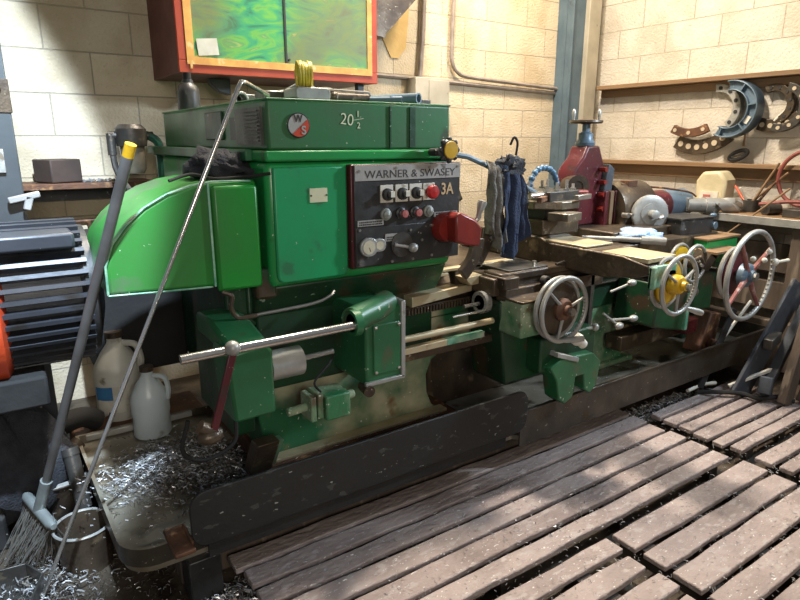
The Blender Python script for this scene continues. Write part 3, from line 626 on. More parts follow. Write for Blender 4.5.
MB().tube([(2.95, 1.68, .80), (2.99, 1.66, .82), (3.03, 1.66, .78)], .010).obox((3.12, 1.72, .78), (.1, .08, .08), (.3, .4, .2)).build('clamp_lever', 'brown', SD)
# capstan wheel
handwheel(SD, (3.195, 1.50, .725), .228, rim='steelpaint', r=.013, hub='bluecast', spoke='palemaroon', nsp=4, ph=.62, dish=.01, hubr=.062, back=(.09, .13, 'steelpaint', 'maroon'), name='capstan_wheel')
for (dx, dz) in ((.06, .06), (-.06, .08), (.10, .10)):
    MB().sph((3.195+dx, 1.47, .745+dz), .014).build('lever_knob', 'white', SD)
MB().tube([(3.33, 1.45, .79), (3.42, 1.44, .79)], .008).sph((3.33, 1.45, .79), .02, sc=(1, .8, 1)).sph((3.435, 1.44, .79), .012, sc=(2, .8, .8)).build('crank_handle', 'white', SD)
# maroon brackets low at the end
MB().box(3.05, 3.16, 1.72, 1.80, .37, .455).build('stop_bracket', 'maroon', LT, bev=.01)
MB().prism([(3.20, .24), (3.36, .22), (3.40, .44), (3.30, .46)], 'xz', 1.72, 1.82).cyl((3.30, 1.72, .28), (3.30, 1.68, .28), .03).build('stop_bracket', 'rust', LT, bev=.008)
MB().box(1.52, 2.46, 2.02, 2.46, .215, .50).build('under_bed_shade_box', 'brown', LT, bev=.02)  # dark brown box added to darken the shaded space under the bed
MB().prism(arc2(1.78, 1.86, .22, 0, 180, 14), 'xy', .216, .226).build('pale_floor_patch', 'steelpaint', LT, bev=.003)  # added grey half disc for a lit patch of pan floor
MB().box(2.60, 3.40, 1.8, 1.9, .34, .42).build('lower_rail', 'brown', LT, bev=.006)
# hex turret
TU = MB().lathe([(.05, 0), (.165, .0), (.17, .02), (.17, .30), (.15, .33), (.10, .34)], (3.0, 2.30, 1.0), (1, 0, 0), 40).build('hex_turret', 'brown', SD)
for k in range(3):
    MB().box(2.90+k*.045, 2.93+k*.045, 2.20, 2.34, .87, 1.12).build('turret_plate', 'maroon' if k != 1 else 'timber', TU, bev=.004)
MB().lathe([(.20, 0), (.20, .05), (.15, .06)], (3.1, 2.28, .865), (0, 0, 1), 40).build('turret_base', 'rust', TU)
d_ = Vector((-.45, -.85, 0.05)).normalized(); o_ = Vector((3.14, 2.08, .99))
MB().lathe([(.108, 0), (.108, .02), (.10, .026), (.06, .026), (.06, .032), (.024, .034), (.024, .08), (.01, .085)], o_, d_, 36).build('turret_flange', 'steelpaint', TU)
MB().tube([o_+d_*.06, o_+d_*.08+Vector((.03, 0, -.02)), o_+d_*.09+Vector((.06, 0, -.015))], .013).build('flange_stud', 'steel', TU)
MB().cyl((2.97, 2.13, .99), (2.97, 2.09, .99), .014).cyl((3.01, 2.13, .99), (3.01, 2.09, .99), .01).build('clamp_bolt', 'steel', TU)
tc_ = MB().cyl((3.33, 2.28, 1.0), (3.55, 2.28, 1.0), .095, seg=32).mat(1).cyl((3.55, 2.28, 1.0), (3.78, 2.28, 1.0), .095, seg=32)
tc_.build('tool_barrel', ['maroon', 'bluecast'], TU)
MB().tube(spline([(3.06, 2.22, 1.15), (3.3, 2.22, 1.13), (3.5, 2.2, 1.11), (3.7, 2.18, 1.08), (3.78, 2.18, 1.05)]), .006).box(3.10, 3.18, 2.20, 2.26, 1.13, 1.17).build('oil_pipe', 'rust', TU)

# ------------------------------------------------------------------ loose things on and around the lathe
# vertical slide tool
VS = thing('slide_tool_holder', (2.82, 2.3, .90), 'maroon upright slide tool holder topped by a small handwheel', 'tool holder')
MB().prism([(2.745, .93), (2.90, .93), (2.92, 1.12), (2.94, 1.27), (2.89, 1.37), (2.79, 1.37), (2.76, 1.31), (2.69, 1.24), (2.68, 1.16), (2.74, 1.10)], 'xz', 2.26, 2.38).build('body', 'maroon', VS, bev=.012)
MB().lathe([(.058, .02), (.062, 0), (.03, 0), (.03, .05)], (2.67, 2.21, 1.155), (.45, .89, 0), 30).lathe([(.06, 0), (.055, .12)], (2.672, 2.214, 1.155), (.45, .89, 0), 30).build('bore', 'brown', VS)
MB().prism([(2.90, .93), (2.97, .93), (3.0, 1.24), (2.955, 1.27), (2.93, 1.20)], 'xz', 2.23, 2.36).build('slide', 'slate', VS, bev=.006)
for z in (1.02, 1.1, 1.17, 1.24): MB().cyl((2.90, 2.25, z), (2.90, 2.21, z), .014, seg=8).build('bolt', 'redbox', VS)
MB().lathe([(.05, 0), (.055, .02), (.04, .04), (.04, .07), (.022, .08), (.022, .12)], (2.835, 2.32, 1.365), (0, 0, 1), 24).build('neck', 'bluecast', VS)
MB().cyl((2.83, 2.32, 1.46), (2.83, 2.32, 1.51), .014).build('spindle', 'redbox', VS)
hw_ = MB().lathe([(.028, .0), (.028, .012), (.06, .010), (.085, .004), (.092, .010), (.09, .02), (.06, .022), (.0, .03)], (2.83, 2.32, 1.485), (0, 0, 1), 32).build('handwheel', 'brown', VS)
for dx, dy in ((-.07, .03), (.07, -.03)): MB().lathe([(.005, 0), (.008, .02), (.011, .04), (.008, .055), (.003, .06)], (2.83+dx, 2.32+dy, 1.505), (0, 0, 1), 12).build('crank_handle', 'steelpaint', hw_)

# drill
DR = thing('twist_drill', (4.0, 2.20, 1.0), 'large bright twist drill held sideways beyond the red and blue barrel', 'drill bit')
MB().cyl((3.70, 2.20, 1.0), (3.83, 2.145, .993), .045, seg=24).cyl((3.82, 2.15, .993), (3.865, 2.127, .99), .054, seg=24).build('shank', 'steelpaint', DR)
vs = []; fs = []
A0 = Vector((3.86, 2.13, .99)); DD = Vector((.90, -.44, .0)).normalized(); u, v_, d = basis(DD); NS = 40
for i in range(NS+1):
    t = i/NS; L = .24; tw = t*4.2; taper = 1 if t < .85 else max(.05, 1-(t-.85)/.15)
    for k in range(20):
        a = 2*PI*k/20; rr = .05*taper*(1-.45*max(0, math.cos(2*a))**3)
        vs.append(A0+DD*L*t+(u*math.cos(a+tw)+v_*math.sin(a+tw))*rr)
for i in range(NS):
    for k in range(20): fs.append((i*20+k, i*20+(k+1) % 20, (i+1)*20+(k+1) % 20, (i+1)*20+k))
MB().add(vs, fs).build('flute', 'steelpaint', DR)

for k, (x, y, a) in enumerate(((2.02, 1.86, .5), (2.30, 2.0, -.3), (2.25, 1.83, .2))):
    MB().obox((x, y, 1.15), (.12, .022, .022), (0, 0, a)).build('tool_holder_bar', ['rust', 'oilysteel', 'steel'][k], TP, bev=.002)
# coolant hose of blue segments
hp = spline([(2.08, 2.0, 1.16), (2.085, 2.0, 1.215), (2.12, 2.0, 1.262), (2.17, 2.0, 1.275), (2.22, 2.0, 1.26), (2.255, 2.0, 1.215), (2.27, 2.0, 1.155)], 4)
hs_ = MB()
for i, p in enumerate(hp): hs_.sph(p, .0155 if i % 2 else .011, 10)
hs_.tube(hp, .008, 8)
tag(hs_.build('coolant_hose', 'locblue'), 'blue segmented coolant hose arching over the tool post', 'hose')

# bar with rags
tag(MB().tube([(1.40, 1.90, 1.368), (1.62, 1.90, 1.335), (1.80, 1.90, 1.27), (2.04, 1.92, 1.17)], .011).build('support_bar', 'bluegrey'), 'thin blue grey bar sloping from the headstock corner, rags over it', 'bar')
def rag(name, x0, x1, ztop, zbot, y, m, label, seed, cat='rag'):
    vs = []; fs = []; nu, nv = 22, 30
    for j in range(nv+1):
        t = j/nv
        for i in range(nu+1):
            s = i/nu; pinch = .72+.28*t
            xx = (x0+x1)/2+(s-.5)*(x1-x0)*pinch
            fold = .022*math.sin(s*13+seed+2*t)+.012*math.sin(s*29+seed*3+4*t)
            zz = ztop-(ztop-zbot)*t*(1-.12*math.sin(s*5+seed)) - (xx-x0)*.4*(1-t)
            if j == 0: zz -= .0
            yy = y-.02*math.sin(PI*min(1, t*6)/2)-.01*t+fold*(.35+.65*t)
            vs.append((xx+.012*noise.noise((s*4, t*4, seed)), yy+.01*noise.noise((s*6, t*6, seed)), zz))
    # over the bar and down the back
    for j in range(nv):
        for i in range(nu): a = j*(nu+1)+i; fs.append((a, a+1, a+nu+2, a+nu+1))
    o = MB().add(vs, fs).build(name, m, ang=180)
    sm = o.modifiers.new('thick', 'SOLIDIFY'); sm.thickness = .006
    return tag(o, label, cat, 'rags on the sloping bar')
rag('shop_rag', 1.685, 1.79, 1.325, .985, 1.88, 'greycloth', 'worn grey rag hanging nearest the lever, left of the navy one', 1.3)
rag('shop_rag', 1.755, 1.915, 1.315, .955, 1.875, 'navy', 'long navy blue rag draped over the sloping bar', 2.9)
rag('shop_rag', 1.85, 1.97, 1.27, .97, 1.93, 'blackcloth', 'dark charcoal rag bunched on the bar behind the navy one', 4.4)
lump((1.83, 1.885, 1.285), (.075, .035, .045), 6.3, .7, 4).build('rag_knot', 'blackcloth', bpy.data.objects['shop_rag.001'])
tag(MB().tube(spline([(1.80, 1.85, 1.38), (1.81, 1.84, 1.41), (1.83, 1.84, 1.39), (1.835, 1.85, 1.34)]), .005).build('wire_hook', 'rubber'), 'small black wire hook standing above the hanging rags', 'hook')

tag(lump((.64, 1.98, 1.315), (.085, .10, .05), 3.1, .6).build('shop_rag', 'blackcloth', ang=180), 'crumpled dark rag lying on top of the bright green belt guard', 'rag')
o = MB().tube(spline([(.45, 1.86, 1.285), (.52, 1.88, 1.30), (.58, 1.86, 1.287), (.66, 1.86, 1.288), (.74, 1.80, 1.30)]), .005)
tag(o.build('wire_scrap', 'rubber'), 'bent black wire lying in front of the rag on the guard', 'wire')
tag(lump((2.85, 1.95, .905), (.12, .11, .035), 5.5, .6).build('shop_rag', 'bluecloth', ang=180), 'pale blue wiping cloth crumpled on the turret saddle', 'cloth')
# long socket handle on slide
o = thing('tie_bar_wrench', (2.4, 1.75, .95), 'long steel bar wrench lying behind the cross slide covers', 'wrench')
MB().cyl((2.30, 1.86, .955), (2.47, 1.66, .955), .011).build('bar', 'steelpaint', o)
MB().cyl((2.47, 1.66, .955), (2.54, 1.58, .952), .018).build('socket', 'steelpaint', o)
MB().obox((2.33, 1.80, .945), (.14, .06, .015), (0, 0, -.9)).build('clamp_head', 'darksteel', o, bev=.003)
# dark motor box on saddle
o = thing('pump_motor', (3.3, 2.0, .87), 'black rectangular motor box behind the yellow dialled handwheels', 'motor')
MB().obox((3.36, 2.0, .90), (.28, .2, .13), (0, 0, -.1)).build('housing', 'black', o, bev=.006)
MB().obox((3.36, 2.0, .968), (.30, .21, .008), (0, 0, -.1)).build('cover', 'black', o)
MB().cyl((3.49, 1.90, .92), (3.49, 1.87, .92), .022).sph((3.52, 1.91, .975), .016, sc=(1.6, 1, .8)).build('terminal_cap', 'bluecast', o)

# items on the headstock top (z 1.526)
ZT = 1.526
def part_block(x, y, label, build, name='machine_part', cat='metal part'):
    t = thing(name, (x, y, ZT), label, cat, 'metal parts on top of the headstock'); build(t); return t
BT = thing('spray_bottle', (.80, 3.0, ZT), 'dark bottle with narrow neck standing below the left cabinet corner', 'bottle')
MB().lathe([(.0, 0), (.048, 0), (.05, .01), (.05, .085), (.042, .11), (.026, .125), (.024, .14), (0, .14)], (.84, 2.96, ZT), (0, 0, 1), 28).build('body', 'black', BT)
MB().cyl((.84, 2.96, ZT+.138), (.84, 2.96, ZT+.17), .018).build('cap', 'rubber', BT)
def b1(t):
    MB().box(.90, .98, 2.5, 2.56, ZT, ZT+.055).ring((.90, 2.49, ZT+.03), (.90, 2.44, ZT+.03), .03, .02).build('bushing_block', 'steelpaint', t, bev=.003)
part_block(.94, 2.5, 'grey bearing block on the headstock, right of the bottle', b1)
def b2(t):
    MB().box(.90, 1.02, 2.22, 2.3, ZT, ZT+.05).cyl((.98, 2.2, ZT+.04), (1.08, 2.2, ZT+.04), .022).build('clamp_body', 'darksteel', t, bev=.004)
    MB().tube([(1.0, 2.25, ZT+.05), (1.05, 2.25, ZT+.075), (1.12, 2.25, ZT+.06)], .01).build('hook', 'black', t)
part_block(.98, 2.25, 'dark cast clamp with a hooked end behind the bent rod top', b2)
def b3(t):
    MB().prism(rrect(.875, 1.0, ZT+.001, ZT+.04, .012), 'xz', 1.88, 1.98).build('casting', 'steelpaint', t, bev=.004)
part_block(.94, 1.95, 'grey flat casting under the yellow wire coil', b3)
def b4(t):
    MB().box(1.05, 1.14, 2.0, 2.06, ZT, ZT+.02).cyl((1.06, 1.97, ZT+.018), (1.20, 1.97, ZT+.018), .016).sph((1.05, 1.95, ZT+.018), .017).build('shaft_body', 'brown', t, bev=.003)
    MB().tube([(1.02, 2.0, ZT+.03), (1.05, 2.0, ZT+.045), (1.22, 2.0, ZT+.042), (1.24, 2.0, ZT+.02)], .004).build('wire_handle', 'steel', t)
part_block(1.12, 2.0, 'brown shaft with thin wire handle below the cabinet edge', b4)
CO = MB(); cp = []
for k in range(241):
    a = 2*PI*k/24; t = k/240
    cp.append((.905+.05*t+.006*math.sin(a*.5+1)+.012*math.cos(a), 1.93+.038*math.cos(a), ZT+.082+(.038+.003*math.sin(a*.37))*math.sin(a)))
CO.tube(cp, .0042, 6)
tag(CO.build('wire_coil', 'yellowwire'), 'coil of yellow wire standing on a casting atop the headstock', 'wire coil')
for i, (a, b_, r, lab) in enumerate((((1.235, 2.25, ZT+.02), (1.375, 1.90, ZT+.022), .020, 'largest grey pipe with open end pointing right'),
                                     ((1.18, 2.15, ZT+.015), (1.262, 1.90, ZT+.016), .015, 'middle short steel pipe, left of the largest one'),
                                     ((1.17, 2.0, ZT+.012), (1.282, 1.872, ZT+.013), .012, 'smallest pipe between the two thicker ones'))):
    dd = Vector(b_)-Vector(a)
    tag(MB().lathe([(r*.72, dd.length-.04), (r*.72, dd.length), (r, dd.length), (r, 0), (0, 0)], a, dd, 20).build('steel_pipe', 'bluecast'), lab+', on the headstock top', 'pipe', 'steel pipes on top of the headstock')
def b5(t):
    lump((1.18, 2.35, ZT+.03), (.10, .09, .05), 2.2, .5, 2).build('casting', 'darksteel', t)
part_block(1.18, 2.35, 'rough dark casting lump behind the thin wire handle', b5)
def b6(t):
    MB().box(1.02, 1.10, 2.45, 2.6, ZT, ZT+.07).cyl((1.06, 2.44, ZT+.04), (1.06, 2.40, ZT+.04), .03).box(1.1, 1.3, 2.6, 2.7, ZT, ZT+.05).build('flange_block', 'steelpaint', t, bev=.004)
part_block(1.06, 2.5, 'grey stepped block at the back behind the coil casting', b6)
tag(MB().obox((1.22, 2.2, ZT+.012), (.16, .03, .018), (0, 0, -.6)).cyl((1.14, 2.24, ZT+.012), (1.11, 2.27, ZT+.012), .018).build('wrench', 'darksteel'), 'dark flat wrench lying behind the pipes on the headstock', 'wrench')
o = MB().box(1.41, 1.468, 1.95, 2.05, ZT, ZT+.022)
tag(o.build('steel_bar_stock', 'darksteel', bev=.002), 'short dark steel bar at the right corner of the headstock top', 'steel bar')

# wall cabinet
CB = thing('wall_cabinet', (1.4, 3.6, 1.71), 'red wall cabinet with green reflection-painted doors and yellow tape border', 'cabinet')
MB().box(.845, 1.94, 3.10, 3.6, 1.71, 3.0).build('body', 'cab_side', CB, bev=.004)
fr = MB().box(.843, 1.942, 3.085, 3.10, 1.708, 1.765).box(.843, .90, 3.085, 3.10, 1.765, 3.0).box(1.89, 1.942, 3.085, 3.10, 1.765, 3.0)
fr.build('front_frame', 'cab_red', CB, bev=.003)
MB().box(.882, 1.905, 3.081, 3.09, 1.748, 1.782).box(.882, .918, 3.081, 3.09, 1.782, 3.0).box(1.876, 1.905, 3.081, 3.09, 1.782, 3.0).box(.895, .906, 3.0805, 3.09, 1.728, 1.75).build('tape_border', 'tape', CB)
MB().box(.915, 1.386, 3.088, 3.094, 1.78, 3.0).build('door', 'swirl', CB)
d2 = MB().box(1.394, 1.88, 3.086, 3.094, 1.78, 3.0).build('door', 'swirl', CB)
MB().box(1.384, 1.395, 3.083, 3.094, 1.78, 3.0).cyl((1.404, 3.086, 1.80), (1.404, 3.078, 1.80), .006).build('door_edge', 'ink', d2)
MB().obox((.985, 3.084, 1.83), (.10, .002, .075), (0, -.1, 0)).build('paper_note', 'white', CB)
MB().prism([(1.05, 1.71), (1.16, 1.71), (1.16, 1.63), (1.10, 1.645), (1.06, 1.68)], 'xz', 3.3, 3.36).build('support_bracket', 'black', CB, bev=.003)
tag(MB().box(1.845, 1.885, 3.14, 3.18, 1.53, 1.712).build('support_post', 'slate', bev=.004), 'short dark post under the right cabinet corner', 'post')
MB().prism([(2.02, 2.6), (2.16, 2.02), (2.25, 2.02), (2.62, 2.45), (2.62, 2.6)], 'xz', 3.3, 3.6)
BK = thing('wall_bracket', (2.2, 3.6, 2.0), 'brown angled sheet metal bracket hanging right of the cabinet', 'bracket')
MB().prism([(1.98, 2.9), (1.98, 2.02), (2.15, 2.0), (2.15, 2.9)], 'xz', 3.32, 3.6).build('back_panel', 'brown', BK)
MB().prism([(2.15, 2.0), (2.48, 2.32), (2.48, 2.9), (2.15, 2.9)], 'xz', 3.36, 3.6).build('gusset', 'brown', BK)
tag(MB().prism([(2.30, 2.05), (2.52, 2.3), (2.49, 2.0), (2.43, 1.93), (2.37, 1.93)], 'xz', 3.592, 3.6).build('wall_patch', 'yellowpatch'), 'yellow brown stained patch on the wall under the bracket', 'wall patch')
# conduits
tag(MB().tube(spline([(2.9, 3.57, 3.4), (2.88, 3.57, 2.5), (2.865, 3.57, 2.05), (2.875, 3.57, 1.93), (2.93, 3.57, 1.865), (3.05, 3.57, 1.84), (3.5, 3.57, 1.82), (3.98, 3.57, 1.80)], 10), .014).build('conduit_pipe', 'conduit'), 'curved conduit bending from vertical to level on the cream wall', 'conduit', 'wall conduits')
tag(MB().tube([(2.15, 3.585, 1.818), (3.3, 3.585, 1.787), (3.98, 3.585, 1.768)], .014).build('conduit_pipe', 'conduit'), 'straight level conduit running just below the curved one', 'conduit', 'wall conduits')
tag(MB().tube(spline([(2.63, 3.57, 3.4), (2.62, 3.57, 2.3), (2.60, 3.57, 1.95), (2.59, 3.57, 1.80)]), .018).build('conduit_pipe', 'conduit'), 'vertical conduit dropping into the wall box beside the bracket', 'conduit', 'wall conduits')
jb = thing('junction_box', (2.65, 3.55, 1.68), 'grey beige electrical box where the conduits meet', 'electrical box')
MB().box(2.50, 2.79, 3.49, 3.6, 1.56, 1.81).build('box_body', 'beige', jb, bev=.004); MB().box(2.61, 2.775, 3.484, 3.49, 1.57, 1.795).build('cover', 'beige', jb, bev=.002)

# left back shelf and items
SH = thing('wall_shelf', (.4, 3.45, 1.18), 'narrow grimy shelf on the wall behind the motor', 'shelf')
MB().box(.12, .74, 3.33, 3.6, 1.17, 1.198).build('board', 'rust', SH, bev=.003)
MB().box(.12, .74, 3.56, 3.6, 1.10, 1.17).build('cleat', 'black', SH)
tag(MB().tube([(.15, 3.58, .98), (.5, 3.58, .99), (.9, 3.58, 1.0)], .01).cyl((.44, 3.57, .98), (.44, 3.57, .91), .012, .002).build('wall_pipe', 'rust'), 'thin rusty pipe along the wall under the shelf', 'pipe')
tag(MB().obox((.315, 3.45, 1.255), (.155, .15, .11), (0, 0, .45)).build('cardboard_box', 'cardboard', bev=.006), 'dusty brown box on the shelf by the grey machine side', 'box')
sp_ = MB()
for k in range(60): sp_.obox((random.uniform(.40, .62), random.uniform(3.37, 3.5), 1.203), (random.uniform(.01, .03), .006, .005), (random.random(), random.random(), random.random()*3))
tag(sp_.build('metal_shavings', 'chips'), 'scattered bright shavings on the shelf beside the brown box', 'shavings', kind='stuff')
FL = thing('filter_regulator', (.62, 3.2, 1.2), 'round air filter with grimy bowl on green pipe', 'air filter')
MB().lathe([(.0, 0), (.045, 0), (.055, .02), (.057, .13), (.0, .13)], (.62, 3.2, 1.245), (0, 0, 1), 26).build('bowl', 'amber', FL)
MB().lathe([(.0, 0), (.068, 0), (.072, .02), (.07, .08), (.05, .10), (0, .10)], (.62, 3.2, 1.372), (0, 0, 1), 26).cyl((.52, 3.2, 1.42), (.72, 3.2, 1.42), .02).build('head', 'darksteel', FL)
MB().tube(spline([(.68, 3.2, 1.42), (.70, 3.2, 1.42), (.735, 3.18, 1.39), (.74, 3.18, 1.34), (.74, 3.18, 1.2)]), .02).cyl((.74, 3.18, 1.33), (.74, 3.18, 1.37), .03).build('green_pipe', 'pipegreen', FL)
MB().cyl((.53, 3.2, 1.43), (.53, 3.2, 1.33), .02).tube(spline([(.53, 3.2, 1.34), (.54, 3.18, 1.25), (.59, 3.15, 1.15), (.64, 3.13, 1.05)]), .014).build('air_hose', 'darksteel', FL)

# left machine cabinet side with white clamp
CG = thing('grey_machine_cabinet', (0, 2.7, 0), 'tall dark grey machine cabinet at the left edge', 'machine cabinet')
MB().box(-.6, .118, 2.55, 3.1, 0, 2.4).build('body', 'cabgrey', CG, bev=.006)
MB().box(-.1, .122, 2.545, 2.60, 1.49, 1.60).cyl((.09, 2.545, 1.57), (.09, 2.53, 1.57), .008).build('hinge_plate', 'brown', CG, bev=.002)
MB().box(-.02, .075, 2.535, 2.55, 1.29, 1.37).build('catch_plate', 'steelpaint', CG, bev=.002)
MB().obox((.115, 2.52, 1.205), (.10, .025, .022), (0, -.2, 0)).obox((.125, 2.52, 1.185), (.025, .025, .05), (0, .3, 0)).build('toggle_clamp', 'whiteplate', CG, bev=.004)

# electric motor
MO = thing('electric_motor', (0, 2.2, .70), 'big dark ribbed electric motor left of the green belt guard', 'motor')
mb = MB().cyl((-.30, 2.24, .92), (.21, 2.24, .92), .20, seg=40)
for k in range(40):
    a = 2*PI*k/40+.05
    cy, cz = 2.24+.212*math.cos(a), .92+.212*math.sin(a)
    mb.obox((-.03, cy, cz), (.52, .045, .013), (a, 0, 0))
mb.build('finned_body', 'motor', MO)
MB().box(-.30, .205, 2.03, 2.26, 1.085, 1.135).build('terminal_cover', 'motor', MO, bev=.01)
MB().lathe([(.0, 0), (.19, 0), (.215, .02), (.21, .05), (.1, .08), (0, .08)], (.20, 2.24, .92), (1, 0, 0), 36).build('end_bell', 'black', MO)
MB().lathe([(.243, 0), (.248, .02), (.248, .14), (.20, .16)], (-.155, 2.235, .90), (1, 0, 0), 48).build('fan_cowl', 'orange', MO)
MB().box(-.30, .08, 2.05, 2.45, .60, .70).build('motor_base', 'rubber', MO, bev=.01)
MB().box(-.30, -.1, 2.3, 2.55, 0, .62).build('stand_leg', 'black', MO, bev=.01)

# jugs
def jug(loc, h, r, m, label, lab, name='plastic_jug'):
    x, y, z = loc
    t = thing(name, loc, label, 'jug')
    prof = [(.0, 0), (r*.9, 0), (r, r*.15), (r*.96, h*.3), (r, h*.35), (r, h*.58), (r*.9, h*.66), (r*.62, h*.80), (r*.34, h*.90), (r*.30, h*.93), (r*.30, h)]
    b = MB().lathe(prof+[(0, h)], loc, (0, 0, 1), 26); b.v = [(x+(a-x)*1.0, y+(bb-y)*.82, c) for a, bb, c in b.v]
    b.build('body', m, t)
    MB().tube(spline([(x+r*.3, y-r*.1, z+h*.90), (x+r*.75, y-r*.45, z+h*.88), (x+r*.9, y-r*.5, z+h*.72), (x+r*.85, y-r*.45, z+h*.55)]), r*.14).build('handle', m, t)
    MB().cyl((x, y, z+h*.98), (x, y, z+h*1.05), r*.36).build('cap', 'brown', t)
    if lab:
        L = MB(); seg = 14
        for mi, a0, a1, z0, z1 in ((0, 200, 310, .12, .44), (1, 200, 246, .28, .44)):
            vs = []; fs = []; rr = 1.012 if mi == 0 else 1.03
            for k in range(seg+1):
                a = math.radians(a0+(a1-a0)*k/seg)
                for zz in (z0, z1): vs.append((x+r*rr*math.cos(a), y+.82*r*rr*math.sin(a), z+h*zz))
            for k in range(seg): fs.append((2*k, 2*k+2, 2*k+3, 2*k+1))
            L.mat(mi).add(vs, fs)
        L.build('label', ['white', 'labelblue'], t)
    return t
jug((.372, 2.74, .22), .37, .100, 'jug', 'milky plastic jug with blue and white label, standing behind its neighbour', True)
jug((.440, 2.47, .22), .285, .075, 'jugblue', 'unlabelled pale blue plastic jug with handle, standing in the pan corner', False)
tag(MB().box(.16, .70, 2.60, 2.85, .0, .22).build('floor_ledge', 'rust', bev=.01), 'low grimy ledge behind the chip pan under the labelled jug', 'ledge')
tag(MB().box(.20, .62, 2.545, 2.56, .222, .245).build('angle_strip', 'steelpaint', bev=.002), 'pale metal strip along the back left pan edge', 'metal strip')
o = thing('rusty_can', (.27, 2.64, .22), 'small rusty tin cup beside the coiled hose on the ledge', 'tin')
MB().ring((.27, 2.67, .22), (.27, 2.67, .27), .045, .04).build('body', 'rust', o)
tag(MB().tube(spline([(.0, 2.62, .20), (.06, 2.60, .24), (.12, 2.60, .29), (.20, 2.62, .30), (.26, 2.64, .26)]), .042, 14).build('corrugated_hose', 'rubber'), 'thick black hose end beside the labelled jug', 'hose')
tag(MB().tube([(.0, 2.43, .14), (.08, 2.45, .20), (.17, 2.5, .25)], .028, 12).build('iron_pipe', 'brown'), 'short brown iron pipe slanting up to the black hose', 'pipe')
tag(lump((-.08, 2.40, .24), (.20, .10, .26), 8.2, .5).build('black_tarp', 'blackcloth', ang=180), 'black oily cloth heap under the ribbed motor', 'cloth')

# broom
BR = thing('push_broom', (0, 2.2, .1), 'broom with dark handle, yellow tip and wiry bristles', 'broom')
hb = Vector((0, 2.17, .19)); ht = Vector((.327, 1.70, 1.39)); hd = (ht-hb).normalized()
MB().tube([hb+hd*.10, ht-hd*.035], .0135, 14, rs=[.0135, .0145]).build('handle', 'greyhandle', BR)
MB().tube([ht-hd*.035, ht], .0145, 14).build('handle_tip', 'yellow', BR)
MB().cyl(hb, hb+hd*.14, .019, .019).build('ferrule', 'galv', BR)
hdir = Vector((.10, -.36, -.03)).normalized()
MB().tube([hb-hdir*.12, hb-hdir*.1, hb+hdir*.1, hb+hdir*.12], .02, 12, rs=[.010, .018, .018, .010]).build('head', 'galv', BR)
bs = MB()
for k in range(260):
    s = random.uniform(-.11, .11); p = hb+hdir*s+Vector((random.uniform(-.012, .012), 0, -.01))
    q = p+Vector((random.uniform(-.10, .10)-.02, s*.5+random.uniform(-.03, .03), -.18+random.uniform(0, .04)))
    md = (p+q)/2+Vector((random.uniform(-.012, .012), random.uniform(-.012, .012), 0)); q.z = max(q.z, .004)
    bs.tube([p, md, q], .0012, 3)
b_ = bs.build('bristles', 'bristle', BR); b_['kind'] = 'stuff'

# leaning rod
tag(MB().tube([(-.032, 1.955, .006), (.613, 1.68, 1.540), (.622, 1.685, 1.553), (.640, 1.70, 1.553), (.775, 1.87, 1.535)], .0065, 10).build('leaning_rod', 'chrome'), 'long thin bright rod with bent top leaning on the headstock', 'rod')

# buckets and scrap, bottom left
o = thing('metal_ring_tub', (0, 2.55, 0), 'wide shallow tub with pale steel rim behind the broom', 'tub')
MB().lathe([(.15, 0), (.18, .16), (.19, .17), (.19, .18), (.17, .18), (.165, .16), (.14, .02), (0, .02)], (.06, 2.50, 0), (0, 0, 1), 40).build('tub_wall', 'brown', o)
MB().torus((.06, 2.50, .178), (0, 0, 1), .182, .010, 48, 8).build('rim', 'steelpaint', o)
o = thing('steel_pail', (.13, 2.13, 0), 'dented brown pail between the broom and the pan corner', 'pail')
MB().lathe([(.0, 0), (.078, 0), (.09, .15), (.085, .15), (.074, .02), (0, .02)], (.115, 2.07, 0), (0, 0, 1), 32).build('body', 'brown', o)
MB().torus((.115, 2.07, .15), (0, 0, 1), .088, .005, 40, 6).build('rim', 'steelpaint', o)
tag(MB().ring((.14, 2.26, .10), (.125, 2.33, .30), .026, .020).ring((.126, 2.325, .285), (.124, 2.335, .31), .029, .022).build('steel_pipe', 'darksteel'), 'short dark pipe with collar standing in the tub by the pail', 'pipe')
o = thing('dust_pan', (-.1, 1.95, 0), 'dark steel scrap pan holding chips in the bottom left corner', 'pan')
MB().prism([(-.35, 2.10), (-.06, 2.06), (-.02, 1.98), (-.08, 1.80), (-.35, 1.80)], 'xy', .0, .015).build('base', 'darksteel', o)
q = [(-.35, 2.10), (-.06, 2.06), (-.02, 1.98), (-.08, 1.80)]
wl = MB()
for a, b_ in zip(q, q[1:]): wl.bar((a[0], a[1], .045), (b_[0], b_[1], .045), .006, .07)
wl.build('side_wall', 'darksteel', o, bev=.002)

# ------------------------------------------------------------------ bench and clutter along the right wall
WB = thing('work_bench', (4.1, 2.0, 0), 'rough timber bench along the right wall beyond the lathe', 'bench')
MB().box(3.90, 4.33, .6, 3.40, .915, .945).build('bench_top', 'timber', WB, bev=.004)
MB().box(3.885, 3.90, .6, 3.40, .90, .948).build('edge_strip', 'steelpaint', WB, bev=.002)
for z0, z1 in ((.60, .78), (.36, .54), (.10, .28)): MB().box(4.02, 4.05, .6, 3.40, z0, z1).build('side_plank', 'timber_dk', WB, bev=.004)
for y in (.7, 1.6, 2.5, 3.3): MB().box(3.93, 4.02, y-.045, y+.045, 0, .915).build('leg', 'timber_dk', WB, bev=.004)
JT = thing('plastic_jug', (4.16, 2.28, .945), 'yellowed rectangular plastic jug on the bench beside the drill', 'jug')
MB().prism([(2.17, .95), (2.37, .95), (2.38, 1.13), (2.34, 1.19), (2.22, 1.20), (2.17, 1.14)], 'yz', 4.1, 4.24).build('body', 'tanbag', JT, bev=.02, seg=3)
